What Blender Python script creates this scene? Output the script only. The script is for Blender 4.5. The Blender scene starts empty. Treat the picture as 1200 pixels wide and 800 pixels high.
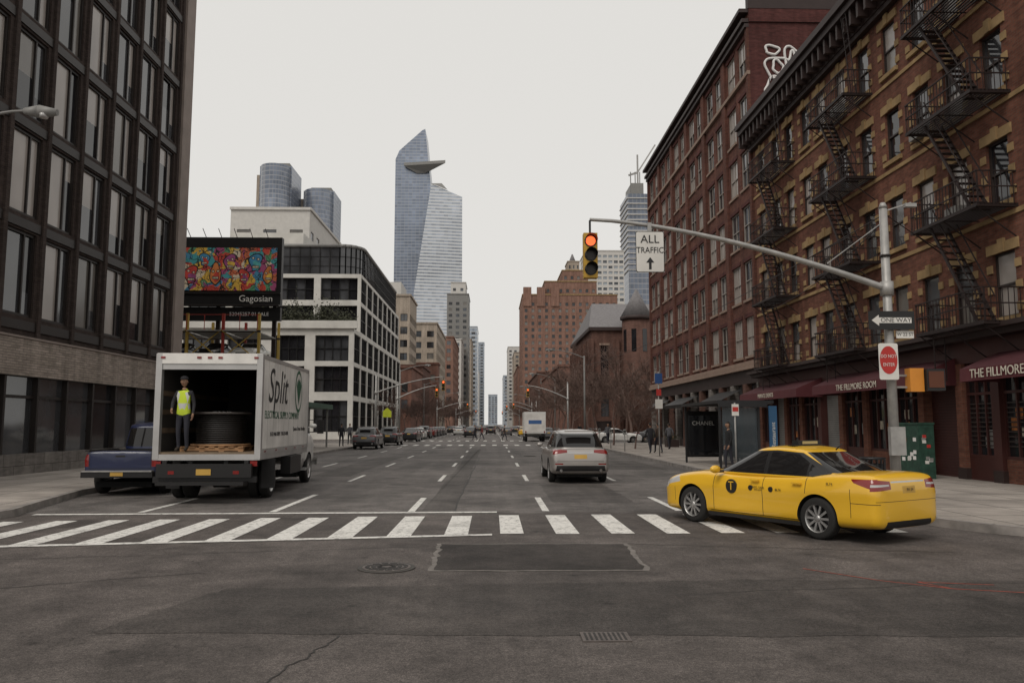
import bpy,bmesh,math,random
import numpy as np
from mathutils import Vector,Matrix
random.seed(7)
R=math.radians
scene=bpy.context.scene
COL=scene.collection
# ------------------------------------------------------------------ materials
def nt(name):
    m=bpy.data.materials.new(name); m.use_nodes=True
    n=m.node_tree; b=n.nodes['Principled BSDF']; return m,n,b
def coords(n,flat=False):
    tc=n.nodes.new('ShaderNodeTexCoord')
    if not flat: return tc.outputs['Object']
    s=n.nodes.new('ShaderNodeSeparateXYZ'); n.links.new(tc.outputs['Object'],s.inputs[0])
    a=n.nodes.new('ShaderNodeMath'); n.links.new(s.outputs[0],a.inputs[0]); n.links.new(s.outputs[1],a.inputs[1])
    c=n.nodes.new('ShaderNodeCombineXYZ'); n.links.new(a.outputs[0],c.inputs[0]); n.links.new(s.outputs[2],c.inputs[1])
    return c.outputs[0]
def noise(n,vec,scale,detail=4,rough=.55,sc=None):
    if sc:
        mp=n.nodes.new('ShaderNodeMapping'); mp.inputs['Scale'].default_value=sc; n.links.new(vec,mp.inputs[0]); vec=mp.outputs[0]
    t=n.nodes.new('ShaderNodeTexNoise'); t.inputs['Scale'].default_value=scale; t.inputs['Detail'].default_value=detail; t.inputs['Roughness'].default_value=rough
    n.links.new(vec,t.inputs['Vector']); return t.outputs['Fac']
def mr(n,val,a,b,c,d):
    m=n.nodes.new('ShaderNodeMapRange'); m.inputs[1].default_value=a;m.inputs[2].default_value=b;m.inputs[3].default_value=c;m.inputs[4].default_value=d
    n.links.new(val,m.inputs[0]); return m.outputs[0]
def mix(n,fac,a,b,mode='MIX'):
    m=n.nodes.new('ShaderNodeMix'); m.data_type='RGBA'; m.blend_type=mode
    for s,v in ((m.inputs[0],fac),(m.inputs[6],a),(m.inputs[7],b)):
        if isinstance(v,(int,float)): s.default_value=v
        elif isinstance(v,tuple): s.default_value=(v[0],v[1],v[2],1)
        else: n.links.new(v,s)
    return m.outputs[2]
def vscale(n,col,val):
    m=n.nodes.new('ShaderNodeVectorMath'); m.operation='SCALE'
    if isinstance(col,tuple): m.inputs[0].default_value=col
    else: n.links.new(col,m.inputs[0])
    n.links.new(val,m.inputs['Scale']); return m.outputs[0]
def mathn(n,op,a,b=0.0):
    m=n.nodes.new('ShaderNodeMath'); m.operation=op
    for s,v in ((m.inputs[0],a),(m.inputs[1],b)):
        if isinstance(v,(int,float)): s.default_value=v
        else: n.links.new(v,s)
    return m.outputs[0]
def bump(n,b,h,strength=.3,dist=.01):
    bp=n.nodes.new('ShaderNodeBump'); bp.inputs['Strength'].default_value=strength; bp.inputs['Distance'].default_value=dist
    n.links.new(h,bp.inputs['Height']); n.links.new(bp.outputs[0],b.inputs['Normal'])
_M={}
def mat(name,c,rough=.6,metal=0,var=.12,sc=1.5,spec=.4,coat=0,emit=None,es=1,bmp=0):
    if name in _M: return _M[name]
    m,n,b=nt(name)
    b.inputs['Roughness'].default_value=rough; b.inputs['Metallic'].default_value=metal
    b.inputs['Specular IOR Level'].default_value=spec
    if coat: b.inputs['Coat Weight'].default_value=coat; b.inputs['Coat Roughness'].default_value=.06
    v=coords(n); f=noise(n,v,sc,6); k=mr(n,f,.3,.7,1-var,1+var)
    n.links.new(vscale(n,tuple(c),k),b.inputs['Base Color'])
    if bmp: bump(n,b,noise(n,v,sc*14,3),bmp,.01)
    if emit: b.inputs['Emission Color'].default_value=(*emit,1); b.inputs['Emission Strength'].default_value=es
    _M[name]=m; return m
def brick(name,c1,c2,mo,stain=.3,bw=.22,rh=.075,ms=.008,streak=True):
    m,n,b=nt(name); v=coords(n,True)
    t=n.nodes.new('ShaderNodeTexBrick'); n.links.new(v,t.inputs['Vector'])
    t.inputs['Color1'].default_value=(*c1,1);t.inputs['Color2'].default_value=(*c2,1);t.inputs['Mortar'].default_value=(*mo,1)
    t.inputs['Scale'].default_value=1;t.inputs['Brick Width'].default_value=bw;t.inputs['Row Height'].default_value=rh;t.inputs['Mortar Size'].default_value=ms
    f=noise(n,v,.35,6,.65); k=mr(n,f,.3,.7,1-stain,1+stain)
    c=vscale(n,t.outputs['Color'],k)
    f2=noise(n,v,1.0,4,.6,(1.6,.12,1)); k2=mr(n,f2,.35,.7,1.14,.74)
    c=vscale(n,c,k2)
    f3=noise(n,v,5,3,.6,(.5,1.5,1)); c=vscale(n,c,mr(n,f3,.35,.65,.83,1.17))
    n.links.new(c,b.inputs['Base Color']); b.inputs['Roughness'].default_value=.9; b.inputs['Specular IOR Level'].default_value=.15
    bump(n,b,t.outputs['Fac'],-.25,.01)
    _M[name]=m; return m
def glass(name,c,rough=.08,spec=.7,var=.5,sc=.4):
    m,n,b=nt(name); v=coords(n)
    k=mr(n,noise(n,v,sc,2),.3,.7,1-var,1+var)
    n.links.new(vscale(n,tuple(c),k),b.inputs['Base Color']); b.inputs['Roughness'].default_value=rough; b.inputs['Specular IOR Level'].default_value=spec
    bump(n,b,noise(n,v,.8,1),.04,.05)
    _M[name]=m; return m
def curtain(name,c,lc,fh,vw,lw=.22,vl=.10,vs=.85):
    # glass curtain wall: floor bands by height and vertical mullions
    m,n,b=nt(name); v=coords(n,True); s=n.nodes.new('ShaderNodeSeparateXYZ'); n.links.new(v,s.inputs[0])
    fz=mathn(n,'FRACT',mathn(n,'DIVIDE',s.outputs[1],fh)); fu=mathn(n,'FRACT',mathn(n,'DIVIDE',mathn(n,'ADD',s.outputs[0],5000.0),vw))
    a=mathn(n,'LESS_THAN',fz,lw); d=mathn(n,'LESS_THAN',fu,vl)
    g=vscale(n,c,mr(n,noise(n,v,.012,5,.6),.35,.65,.75,1.3))
    wn=n.nodes.new('ShaderNodeTexWhiteNoise'); wn.noise_dimensions='2D'
    cb=n.nodes.new('ShaderNodeCombineXYZ'); n.links.new(mathn(n,'FLOOR',mathn(n,'DIVIDE',s.outputs[0],vw)),cb.inputs[0]); n.links.new(mathn(n,'FLOOR',mathn(n,'DIVIDE',s.outputs[1],fh)),cb.inputs[1]); n.links.new(cb.outputs[0],wn.inputs['Vector'])
    g=vscale(n,g,mr(n,wn.outputs['Value'],0,1,.82,1.15))
    g=mix(n,mathn(n,'MULTIPLY',d,vs),g,tuple(x*.75 for x in lc)); g=mix(n,a,g,lc)
    n.links.new(g,b.inputs['Base Color']); b.inputs['Roughness'].default_value=.22; b.inputs['Metallic'].default_value=.35; b.inputs['Specular IOR Level'].default_value=.6
    _M[name]=m; return m

BR1=brick('brick_red_old',(.180,.070,.046),(.125,.048,.033),(.115,.082,.064),.28)
BR2=brick('brick_red_warehouse',(.148,.056,.041),(.100,.040,.031),(.105,.072,.058),.32)
BR3=brick('brick_maroon',(.105,.036,.033),(.08,.028,.026),(.075,.045,.04),.3)
BRT=brick('brick_orange_hazed',(.25,.135,.10),(.20,.105,.08),(.22,.16,.13),.15)  # distant brick, paler base colour stands in for haze
BRC=brick('brick_brown_church',(.14,.072,.056),(.105,.054,.044),(.11,.075,.06),.2)
BRL=brick('brick_tan',(.40,.335,.27),(.34,.28,.225),(.33,.29,.25),.15)
BRL2=brick('brick_rust_low',(.21,.105,.078),(.17,.08,.062),(.17,.12,.1),.2)
BRS=brick('brick_beige_band',(.36,.30,.26),(.27,.225,.19),(.18,.16,.14),.12,.45,.09,.012)
STN=brick('stone_grey_blocks',(.19,.175,.16),(.16,.145,.135),(.07,.06,.055),.15,1.2,.45,.012)
DKB=brick('dark_brown_brick',(.062,.046,.040),(.048,.036,.032),(.035,.028,.026),.2)
TAN=mat('tan_brick_trim',(.30,.205,.105),.85,var=.3,spec=.15)
TAUPE=mat('taupe_panel',(.24,.195,.17),.7)
WHT=mat('white_precast',(.58,.56,.52),.7,var=.14,sc=.6,spec=.2)
WHT2=mat('white_precast_far',(.54,.52,.49),.8,var=.08,spec=.2)
BLKM=mat('black_metal',(.014,.013,.013),.45,.3,spec=.4)
DKM=mat('dark_bronze_frame',(.026,.021,.019),.45,.3,spec=.4)
IRON=mat('painted_iron',(.022,.014,.013),.6,spec=.3)
CORN=mat('cornice_dark_paint',(.034,.020,.018),.6)
STEEL=mat('galvanized_steel',(.34,.33,.315),.5,.4,var=.2,sc=4)
GREYM=mat('grey_paint',(.21,.205,.195),.55)
FRW=mat('window_frame_pale',(.28,.25,.225),.6)
FRD=mat('window_frame_dark',(.035,.026,.023),.5)
G0=glass('glass_dark',(.014,.014,.016))
G1=glass('glass_mid',(.055,.056,.060),.06,.9)
G2=glass('glass_blind_reflection',(.33,.295,.27),.2,.6,.2)  # pale blinds; on some facades also bright reflections painted into the pane
G3=glass('glass_curtain_reflection',(.16,.145,.13),.15,.6,.3)  # curtained pane, its light tone also stands in for reflections
GF=glass('glass_far_hazed',(.08,.088,.10),.2,.5)  # distance haze put into the pane colour as a paler tone
CONC=mat('concrete',(.30,.28,.26),.85,var=.15,spec=.2,bmp=.2)
ROOF=mat('roof_tar',(.06,.055,.05),.9)
WS=mat('sign_white',(.62,.60,.56),.5); RSN=mat('sign_red',(.42,.03,.025),.5); BS=mat('sign_black',(.015,.015,.015),.5)
GL=[G0,G0,G1,G1,G2,G3]
def rg(l=GL): return random.choice(l)

# ------------------------------------------------------------------ mesh builder
class MB:
    def __init__(s): s.v=[];s.f=[];s.m=[];s.mats=[];s.sm=[]
    def mi(s,m):
        if m not in s.mats: s.mats.append(m)
        return s.mats.index(m)
    def face(s,pts,m):
        k=len(s.v); s.v+= [tuple(p) for p in pts]; s.f.append(tuple(range(k,k+len(pts)))); s.m.append(s.mi(m)); s.sm.append(False)
    def box(s,lo,hi,m,M=None):
        x0,y0,z0=lo;x1,y1,z1=hi
        P=[(x0,y0,z0),(x1,y0,z0),(x1,y1,z0),(x0,y1,z0),(x0,y0,z1),(x1,y0,z1),(x1,y1,z1),(x0,y1,z1)]
        if M is not None: P=[tuple(M@Vector(p)) for p in P]
        k=len(s.v); s.v+=P; i=s.mi(m)
        for q in ((0,3,2,1),(4,5,6,7),(0,1,5,4),(1,2,6,5),(2,3,7,6),(3,0,4,7)):
            s.f.append(tuple(k+a for a in q)); s.m.append(i); s.sm.append(False)
    def cyl(s,p0,p1,r0,r1,m,n=8,cap=True):
        p0=Vector(p0);p1=Vector(p1);d=(p1-p0)
        if d.length<1e-6:return
        d.normalize(); a=d.orthogonal().normalized(); b=d.cross(a)
        k=len(s.v); i=s.mi(m)
        for p,r in((p0,r0),(p1,r1)):
            for j in range(n):
                t=2*math.pi*j/n; s.v.append(tuple(p+a*math.cos(t)*r+b*math.sin(t)*r))
        for j in range(n):
            s.f.append((k+j,k+(j+1)%n,k+n+(j+1)%n,k+n+j)); s.m.append(i); s.sm.append(n>5)
        if cap:
            s.f.append(tuple(k+j for j in range(n))[::-1]); s.m.append(i); s.sm.append(False)
            s.f.append(tuple(k+n+j for j in range(n))); s.m.append(i); s.sm.append(False)
    def bar(s,p0,p1,r,m): s.cyl(p0,p1,r,r,m,4,False)
    def lathe(s,prof,m,n=28,M=None):
        k=len(s.v); i=s.mi(m)
        for r,y in prof:
            for j in range(n):
                t=2*math.pi*j/n; p=Vector((r*math.cos(t),y,r*math.sin(t)))
                s.v.append(tuple(M@p if M is not None else p))
        for a in range(len(prof)-1):
            for j in range(n):
                s.f.append((k+a*n+j,k+a*n+(j+1)%n,k+(a+1)*n+(j+1)%n,k+(a+1)*n+j)); s.m.append(i); s.sm.append(True)
    def build(s,name,parent=None,loc=(0,0,0),rot=(0,0,0)):
        me=bpy.data.meshes.new(name); me.from_pydata(s.v,[],s.f)
        for m in s.mats: me.materials.append(m)
        me.polygons.foreach_set('material_index',s.m); me.polygons.foreach_set('use_smooth',s.sm)
        me.update(); o=bpy.data.objects.new(name,me); COL.objects.link(o)
        o.location=loc;o.rotation_euler=rot
        if parent: o.parent=parent
        return o
def empty(name,loc=(0,0,0),rotz=0):
    e=bpy.data.objects.new(name,None); COL.objects.link(e); e.location=loc; e.rotation_euler=(0,0,rotz); e.empty_display_size=.2; return e
def bake(o,name=None):
    dg=bpy.context.evaluated_depsgraph_get(); dg.update()
    me=bpy.data.meshes.new_from_object(o.evaluated_get(dg)); o.modifiers.clear(); o.data=me; return o
def text(s,size,loc,rot,m,parent=None,name='lettering',ext=.004,shear=0,sx=1,align='CENTER'):
    c=bpy.data.curves.new(name,'FONT'); c.body=s; c.size=size; c.extrude=ext; c.align_x=align; c.align_y='CENTER'; c.shear=shear; c.resolution_u=3
    o=bpy.data.objects.new(name,c); COL.objects.link(o)
    dg=bpy.context.evaluated_depsgraph_get(); dg.update()
    me=bpy.data.meshes.new_from_object(o.evaluated_get(dg)); me.materials.clear(); me.materials.append(m)
    bpy.data.objects.remove(o); o=bpy.data.objects.new(name,me); COL.objects.link(o)
    o.location=loc; o.rotation_euler=rot; o.scale=(sx,1,1)
    if parent: o.parent=parent
    return o

# ------------------------------------------------------------------ facades
def basis(side,x0,x1,y0,y1):
    if side=='W': O,U,N,w=(x0,y0,0),(0,1,0),(-1,0,0),y1-y0
    elif side=='E': O,U,N,w=(x1,y0,0),(0,1,0),(1,0,0),y1-y0
    elif side=='S': O,U,N,w=(x0,y0,0),(1,0,0),(0,-1,0),x1-x0
    O=Vector(O);U=Vector(U);N=Vector(N)
    return (lambda u,z,d=0: O+U*u+N*d+Vector((0,0,z))),w
def pbox(mb,P,u0,u1,z0,z1,d0,d1,m):
    A=[P(u0,z0,d0),P(u1,z0,d0),P(u1,z0,d1),P(u0,z0,d1),P(u0,z1,d0),P(u1,z1,d0),P(u1,z1,d1),P(u0,z1,d1)]
    for q in ((0,1,2,3),(4,5,6,7),(0,1,5,4),(1,2,6,5),(2,3,7,6),(3,0,4,7)): mb.face([A[i] for i in q],m)
def cols(w,n,ww,margin=0.0):
    sp=(w-2*margin)/n
    return [(margin+sp*(i+.5)-ww/2,margin+sp*(i+.5)+ww/2) for i in range(n)]
def win_plain(gl=None,rec=.2):
    def f(mb,P,a,b,c,d): mb.face([P(a,c,-rec),P(b,c,-rec),P(b,d,-rec),P(a,d,-rec)],rg(gl or GL))
    f.rec=rec; return f
def win_sash(fr=FRD,rec=.2,split=.5,vert=0,gl=None,t=.06):
    def f(mb,P,a,b,c,d):
        m=c+(d-c)*split; e=-rec
        g=rg(gl or GL); g2=g if random.random()<.5 else rg(gl or GL)
        mb.face([P(a,c,e),P(b,c,e),P(b,m,e),P(a,m,e)],g2)
        mb.face([P(a,m,e+.02),P(b,m,e+.02),P(b,d,e+.02),P(a,d,e+.02)],g)
        pbox(mb,P,a,a+t,c,d,e,e+.07,fr); pbox(mb,P,b-t,b,c,d,e,e+.07,fr)
        pbox(mb,P,a+t,b-t,c,c+t,e,e+.068,fr); pbox(mb,P,a+t,b-t,d-t,d,e,e+.068,fr)
        if split: pbox(mb,P,a+t,b-t,m-.03,m+.03,e,e+.066,fr)
        for k in range(vert):
            u=a+(b-a)*(k+1)/(vert+1); pbox(mb,P,u-.02,u+.02,c+t,d-t,e,e+.064,fr)
    f.rec=rec; return f
def facade(mb,P,w,z0,z1,cs,rs,wall,win):
    z=z0; rec=win.rec
    def q(a,b,c,d): mb.face([P(a,c),P(b,c),P(b,d),P(a,d)],wall)
    for (c,d) in rs:
        if c>z+1e-4: q(0,w,z,c)
        u=0
        for (a,b) in cs:
            if a>u+1e-4: q(u,a,c,d)
            mb.face([P(a,c),P(a,c,-rec),P(a,d,-rec),P(a,d)],wall); mb.face([P(b,c),P(b,d),P(b,d,-rec),P(b,c,-rec)],wall)
            mb.face([P(a,c),P(b,c),P(b,c,-rec),P(a,c,-rec)],wall); mb.face([P(a,d),P(a,d,-rec),P(b,d,-rec),P(b,d)],wall)
            win(mb,P,a,b,c,d); u=b
        if u<w-1e-4: q(u,w,c,d)
        z=d
    if z<z1: q(0,w,z,z1)
def shell(mb,x0,x1,y0,y1,z0,z1,m,skip='',roof=ROOF):
    if 'W' not in skip: mb.face([(x0,y0,z0),(x0,y1,z0),(x0,y1,z1),(x0,y0,z1)],m)
    if 'E' not in skip: mb.face([(x1,y0,z0),(x1,y1,z0),(x1,y1,z1),(x1,y0,z1)],m)
    if 'S' not in skip: mb.face([(x0,y0,z0),(x1,y0,z0),(x1,y0,z1),(x0,y0,z1)],m)
    if 'N' not in skip: mb.face([(x0,y1,z0),(x1,y1,z0),(x1,y1,z1),(x0,y1,z1)],m)
    mb.face([(x0,y0,z1),(x1,y0,z1),(x1,y1,z1),(x0,y1,z1)],roof)
def tower(name,x0,x1,y0,y1,h,wall,sides,sp=3,fh=3.3,wf=.5,hf=.55,base=4.5,win=None,par=1.0,parent=None,mb=None,z0=0,cap=None):
    own=mb is None
    if own: mb=MB()
    win=win or win_plain([G0,G1,G3,GF],.15)
    shell(mb,x0,x1,y0,y1,z0,h,wall,skip=sides)
    for s in sides:
        P,w=basis(s,x0,x1,y0,y1)
        n=max(1,int(w/sp)); s2=w/n; nr=max(1,int((h-par-base)/fh))
        rs=[(base+i*fh+fh*(1-hf)/2,base+i*fh+fh*(1+hf)/2) for i in range(nr)]
        facade(mb,P,w,z0,h,cols(w,n,s2*wf),rs,wall,win)
        pbox(mb,P,-.15,w+.15,h-.4,h+.12,.003,.3,cap or wall)
    if own: return mb.build(name,parent)

# ================================================================== GROUND
def asphalt(name,ca,cb,zoned=True,crack=.7):
    m,n,b=nt(name); v=coords(n)
    if zoned:
        sep=n.nodes.new('ShaderNodeSeparateXYZ'); n.links.new(v,sep.inputs[0])
        edge=mathn(n,'ADD',sep.outputs[1],mr(n,noise(n,v,.8,3),.3,.7,-.3,.3))
        c=mix(n,mr(n,edge,16.9,17.3,0,1),ca,cb)
    else: c=mix(n,mr(n,noise(n,v,.5,4),.4,.6,0,1),ca,cb)
    c=vscale(n,c,mr(n,noise(n,v,.22,7,.7),.38,.62,.70,1.30))
    c=vscale(n,c,mr(n,noise(n,v,1,5,.65,(.75,.03,1)),.36,.64,.82,1.18))
    c=vscale(n,c,mr(n,noise(n,v,1.6,6,.75),.38,.62,.80,1.20))
    c=vscale(n,c,mr(n,noise(n,v,85,2,.8),.36,.64,.50,1.55))
    c=vscale(n,c,mr(n,noise(n,v,22,3,.7),.38,.62,.82,1.18))
    vo=n.nodes.new('ShaderNodeTexVoronoi'); vo.inputs['Scale'].default_value=1.1; n.links.new(v,vo.inputs['Vector'])
    c=vscale(n,c,mr(n,vo.outputs['Distance'],.02,.10,.5,1))
    c=vscale(n,c,mr(n,noise(n,v,.55,5,.7),.54,.64,1,.68))
    nz=n.nodes.new('ShaderNodeTexNoise'); nz.inputs['Scale'].default_value=1.4; nz.inputs['Detail'].default_value=6; n.links.new(v,nz.inputs['Vector'])
    vm=n.nodes.new('ShaderNodeVectorMath'); vm.operation='MULTIPLY_ADD'; n.links.new(nz.outputs['Color'],vm.inputs[0]); vm.inputs[1].default_value=(1.3,1.3,0); n.links.new(v,vm.inputs[2])
    vo=n.nodes.new('ShaderNodeTexVoronoi'); vo.feature='DISTANCE_TO_EDGE'; vo.inputs['Scale'].default_value=.5; n.links.new(vm.outputs[0],vo.inputs['Vector'])
    cr=mr(n,vo.outputs['Distance'],.0005,.004,crack,1)
    mk=mr(n,noise(n,v,.35,3),.46,.54,0,1)
    crk=mathn(n,'SUBTRACT',1,mathn(n,'MULTIPLY',mathn(n,'SUBTRACT',1,cr),mk))
    c=vscale(n,c,crk)
    n.links.new(c,b.inputs['Base Color']); b.inputs['Roughness'].default_value=.8; b.inputs['Specular IOR Level'].default_value=.3
    bump(n,b,noise(n,v,95,2,.8),.6,.007); return m
ASP=asphalt('asphalt',(.084,.072,.066),(.118,.106,.099),True,.6)
def paint_mat():
    m,n,b=nt('road_paint'); v=coords(n)
    w=mr(n,noise(n,v,9,6,.75),.35,.48,0,1); w2=mr(n,noise(n,v,1.3,5,.7),.3,.5,.55,1)
    f=mathn(n,'MULTIPLY',w,w2)
    c=mix(n,f,(.16,.15,.14),(.70,.68,.64)); c=vscale(n,c,mr(n,noise(n,v,80,2,.8),.36,.64,.8,1.15))
    n.links.new(c,b.inputs['Base Color']); b.inputs['Roughness'].default_value=.7; return m
PAINT=paint_mat()
def paving():
    m,n,b=nt('sidewalk_concrete'); v=coords(n)
    t=n.nodes.new('ShaderNodeTexBrick'); n.links.new(v,t.inputs['Vector']); t.offset=0
    t.inputs['Color1'].default_value=(.36,.322,.288,1);t.inputs['Color2'].default_value=(.28,.25,.225,1);t.inputs['Mortar'].default_value=(.10,.09,.08,1)
    t.inputs['Scale'].default_value=1;t.inputs['Brick Width'].default_value=1.5;t.inputs['Row Height'].default_value=1.5;t.inputs['Mortar Size'].default_value=.02
    c=vscale(n,t.outputs['Color'],mr(n,noise(n,v,.6,6,.7),.36,.64,.75,1.2))
    vo=n.nodes.new('ShaderNodeTexVoronoi'); vo.inputs['Scale'].default_value=2.2; n.links.new(v,vo.inputs['Vector'])
    c=vscale(n,c,mr(n,vo.outputs['Distance'],.03,.06,.5,1))
    c=vscale(n,c,mr(n,noise(n,v,60,2,.7),.36,.64,.85,1.12))
    n.links.new(c,b.inputs['Base Color']); b.inputs['Roughness'].default_value=.88; b.inputs['Specular IOR Level'].default_value=.2; return m
PAV=paving()
KERB=mat('kerb_granite',(.22,.20,.185),.8,var=.35,sc=3)
mb=MB(); mb.face([(-6000,-3000,0),(6000,-3000,0),(6000,9000,0),(-6000,9000,0)],mat('ground_grey',(.14,.13,.12),.9)); mb.build('ground')
mb=MB(); mb.face([(-300,-120,.004),(300,-120,.004),(300,1600,.004),(-300,1600,.004)],ASP); mb.build('road')
KL,KR=-10.4,8.0; FL,FR=-16.2,14.9
def sidewalk(poly,name='pavement'):
    mb=MB(); z=.15
    mb.face([(x,y,z) for x,y in poly],PAV)
    n=len(poly)
    for i in range(n):
        a=Vector((*poly[i],0));b=Vector((*poly[(i+1)%n],0))
        mb.face([(a.x,a.y,0),(b.x,b.y,0),(b.x,b.y,z),(a.x,a.y,z)],KERB)
        d=(b-a).normalized(); nrm=Vector((-d.y,d.x,0))
        mb.face([(a.x,a.y,z+.003),(b.x,b.y,z+.003),(b.x+nrm.x*.17,b.y+nrm.y*.17,z+.003),(a.x+nrm.x*.17,a.y+nrm.y*.17,z+.003)],KERB)
    return mb.build(name)
def arc(cx,cy,r,a0,a1,n=8): return [(cx+r*math.cos(R(a0+(a1-a0)*i/n)),cy+r*math.sin(R(a0+(a1-a0)*i/n))) for i in range(n+1)]
sidewalk([(-120,14.2)]+arc(-12.1,16.7,2.5,-90,-5)+[(-10.1,18.5),(-10.75,21.5),(-10.75,74),(-120,74)])
sidewalk(arc(KR+3,15.3,3,180,270)+[(120,12.3),(120,74),(KR,74)])
y=92
while y<1300:
    sidewalk([(-120,y),(KL,y),(KL,y+66),(-120,y+66)]); sidewalk([(KR,y),(120,y),(120,y+66),(KR,y+66)]); y+=84
sidewalk([(-120,-40),(KL,-40)]+[(KL,-9)]+[(-13,-6.5),(-120,-6.5)]); sidewalk([(KR,-40),(120,-40),(120,-6.5),(10.5,-6.5),(KR,-9)])
# markings
mk=MB(); Z=.011
def quad(x0,x1,ya,yb,sh=0): mk.face([(x0,ya,Z),(x1,ya,Z),(x1+sh,yb,Z),(x0+sh,yb,Z)],PAINT)
xs=[.14+.945*k for k in range(-11,9)]
for x in xs:
    near=13.75+(.15*x if x<0 else 0); far=16.55+(.09*x if x<0 else .02*x)
    if x>7.3: continue
    near+=random.uniform(-.04,.04); far+=random.uniform(-.05,.05)
    mk.face([(x,near,Z),(x+.40,near+.0,Z),(x+.40,far,Z),(x,far,Z)],PAINT)
mk.face([(-10.6,11.95,Z+.003),(0,13.55,Z+.003),(0,13.74,Z+.003),(-10.6,12.14,Z+.003)],PAINT)
mk.face([(-9.4,16.75,Z+.003),(0.1,17.0,Z+.003),(0.1,17.22,Z+.003),(-9.4,16.97,Z+.003)],PAINT)
for lx in (-7.4,-4.65,-1.72,1.15,4.02):
    yy=17.3 if lx>-1 else 17.25
    first=True
    while yy<420:
        L=3.2 if lx!=-4.65 or not first else 4.2
        wd=.13 if not first else .15
        quad(lx-wd/2,lx+wd/2,yy,yy+L); yy+=9.1; first=False
        if 70<yy<94: yy=95
for yy in (72,91,156,175,240,259):
    for k in range(18): quad(KL+.4+k,KL+.8+k,yy-1.8,yy+1.2)
quad(8.2,9.2,11.6,11.9); quad(9.8,12.5,11.2,11.38)
mk.build('road_markings')
TAR=mat('tar_seal',(.030,.027,.025),.7,var=.3,sc=6); PATCH=asphalt('asphalt_patch',(.038,.032,.029),(.048,.041,.037),False,.9)
OLD=asphalt('asphalt_darker_sheet',(.054,.047,.043),(.064,.055,.050),False,.7); OLD2=asphalt('asphalt_avenue_sheet',(.074,.066,.061),(.090,.080,.074),False,.7)
BORD=mat('patch_edge_grit',(.16,.145,.132),.9,var=.35,sc=9)
mb=MB()
def wob(a,b,n=14,j=.03):
    return [(a[0]+(b[0]-a[0])*i/n+random.uniform(-j,j),a[1]+(b[1]-a[1])*i/n+random.uniform(-j,j)) for i in range(n)]
def blob(pts,j=.03,n=16):
    o=[]
    for i in range(len(pts)): o+=wob(pts[i],pts[(i+1)%len(pts)],n,j)
    return o
A=[(-.80,10.32),(2.02,10.28),(2.12,12.62),(-.84,12.66)]
outer=blob(A,.03); cx,cy=.62,11.47
inner=[(cx+(x-cx)*.95+random.uniform(-.012,.012),cy+(y-cy)*.94) for x,y in outer]
mb.face([(x,y,.010) for x,y in outer],BORD); mb.face([(x,y,.014) for x,y in inner],PATCH)
mb.build('road_repair_patch')
mb=MB()
for pts,m in (([(-3.0,9.3),(-3.6,7.4),(8.5,6.9),(13,8.0),(12,9.3),(3.0,9.7)],OLD),([(-2.6,-3),(4.2,-3),(4.4,5.6),(-2.8,6.0)],OLD),([(1.45,19.2),(3.4,19.2),(3.4,25),(1.45,25)],OLD2),([(-6.5,29),(-5.1,29),(-5.1,46),(-6.5,46)],OLD2),([(-1.5,17.4),(-.82,17.4),(-.82,60),(-1.5,60)],OLD2),([(4.4,33),(7.2,33),(7.2,41),(4.4,41)],OLD2)):
    mb.face([(x,y,.0072) for x,y in blob(pts,.04,24)],m)
mb.build('road_resurfaced_areas')
def ribbon(mb,pts,w,z,m):
    for a,b in zip(pts[:-1],pts[1:]):
        a=Vector((*a,z));b=Vector((*b,z)); d=(b-a).normalized(); n=Vector((-d.y,d.x,0))*w/2
        mb.face([a-n,b-n,b+n,a+n],m)
mb=MB()
for (a,b,w) in (((-9,7.9),(-3.6,10.2),.018),((2.1,12.6),(6.8,11.7),.02),((-.79,17.4),(-.75,44),.04),((-8,11.2),(-1.1,12.4),.015),((2.0,8.9),(7.5,9.6),.018),((-1.9,5.2),(-1.3,7.4),.015)):
    p=[];ox=oy=0
    for i in range(40):
        t=i/39; ox+=random.uniform(-.03,.03);oy+=random.uniform(-.03,.03); p.append((a[0]+(b[0]-a[0])*t+ox,a[1]+(b[1]-a[1])*t+oy))
    ribbon(mb,p,w,.0092,TAR)
mb.build('road_crack_seal')
mb=MB(); RP=mat('survey_paint_red',(.28,.05,.03),.8,var=.4,sc=12)
ribbon(mb,[(4.0,10.4),(4.6,9.6),(5.2,9.1),(6.4,8.7),(7.8,8.6)],.025,.0098,RP); ribbon(mb,[(5.2,9.1),(5.0,9.5),(5.8,9.3)],.025,.0102,RP); mb.build('survey_paint_marks')
MET=mat('cast_iron',(.13,.11,.10),.55,.5,var=.3,sc=10)
def manhole(loc,r,name='manhole_cover'):
    mb=MB()
    mb.cyl((0,0,.0),(0,0,.014),r+.06,r+.06,mat('manhole_ring',(.05,.045,.04),.7),36)
    mb.cyl((0,0,.0141),(0,0,.020),r,r,MET,36)
    for rr in (.3,.55,.8):
        nn=int(10*rr+6)
        for k in range(nn):
            t=2*math.pi*k/nn; M=Matrix.Translation((math.cos(t)*r*rr,math.sin(t)*r*rr,0))@Matrix.Rotation(t,4,'Z')
            mb.box((-.028,-.045,.020),(.028,.045,.024),TAR,M)
    return mb.build(name,loc=loc)
manhole((-1.36,10.58,.004),.31); manhole((2.2,47,.004),.31); manhole((-4,64,.004),.31)
mb=MB(); mb.box((-.21,-.15,0),(.21,.15,.012),MET)
for k in range(9): mb.box((-.18+k*.042,-.12,.012),(-.16+k*.042,.12,.015),TAR)
mb.build('drain_grate',loc=(.99,7.15,.004))

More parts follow.
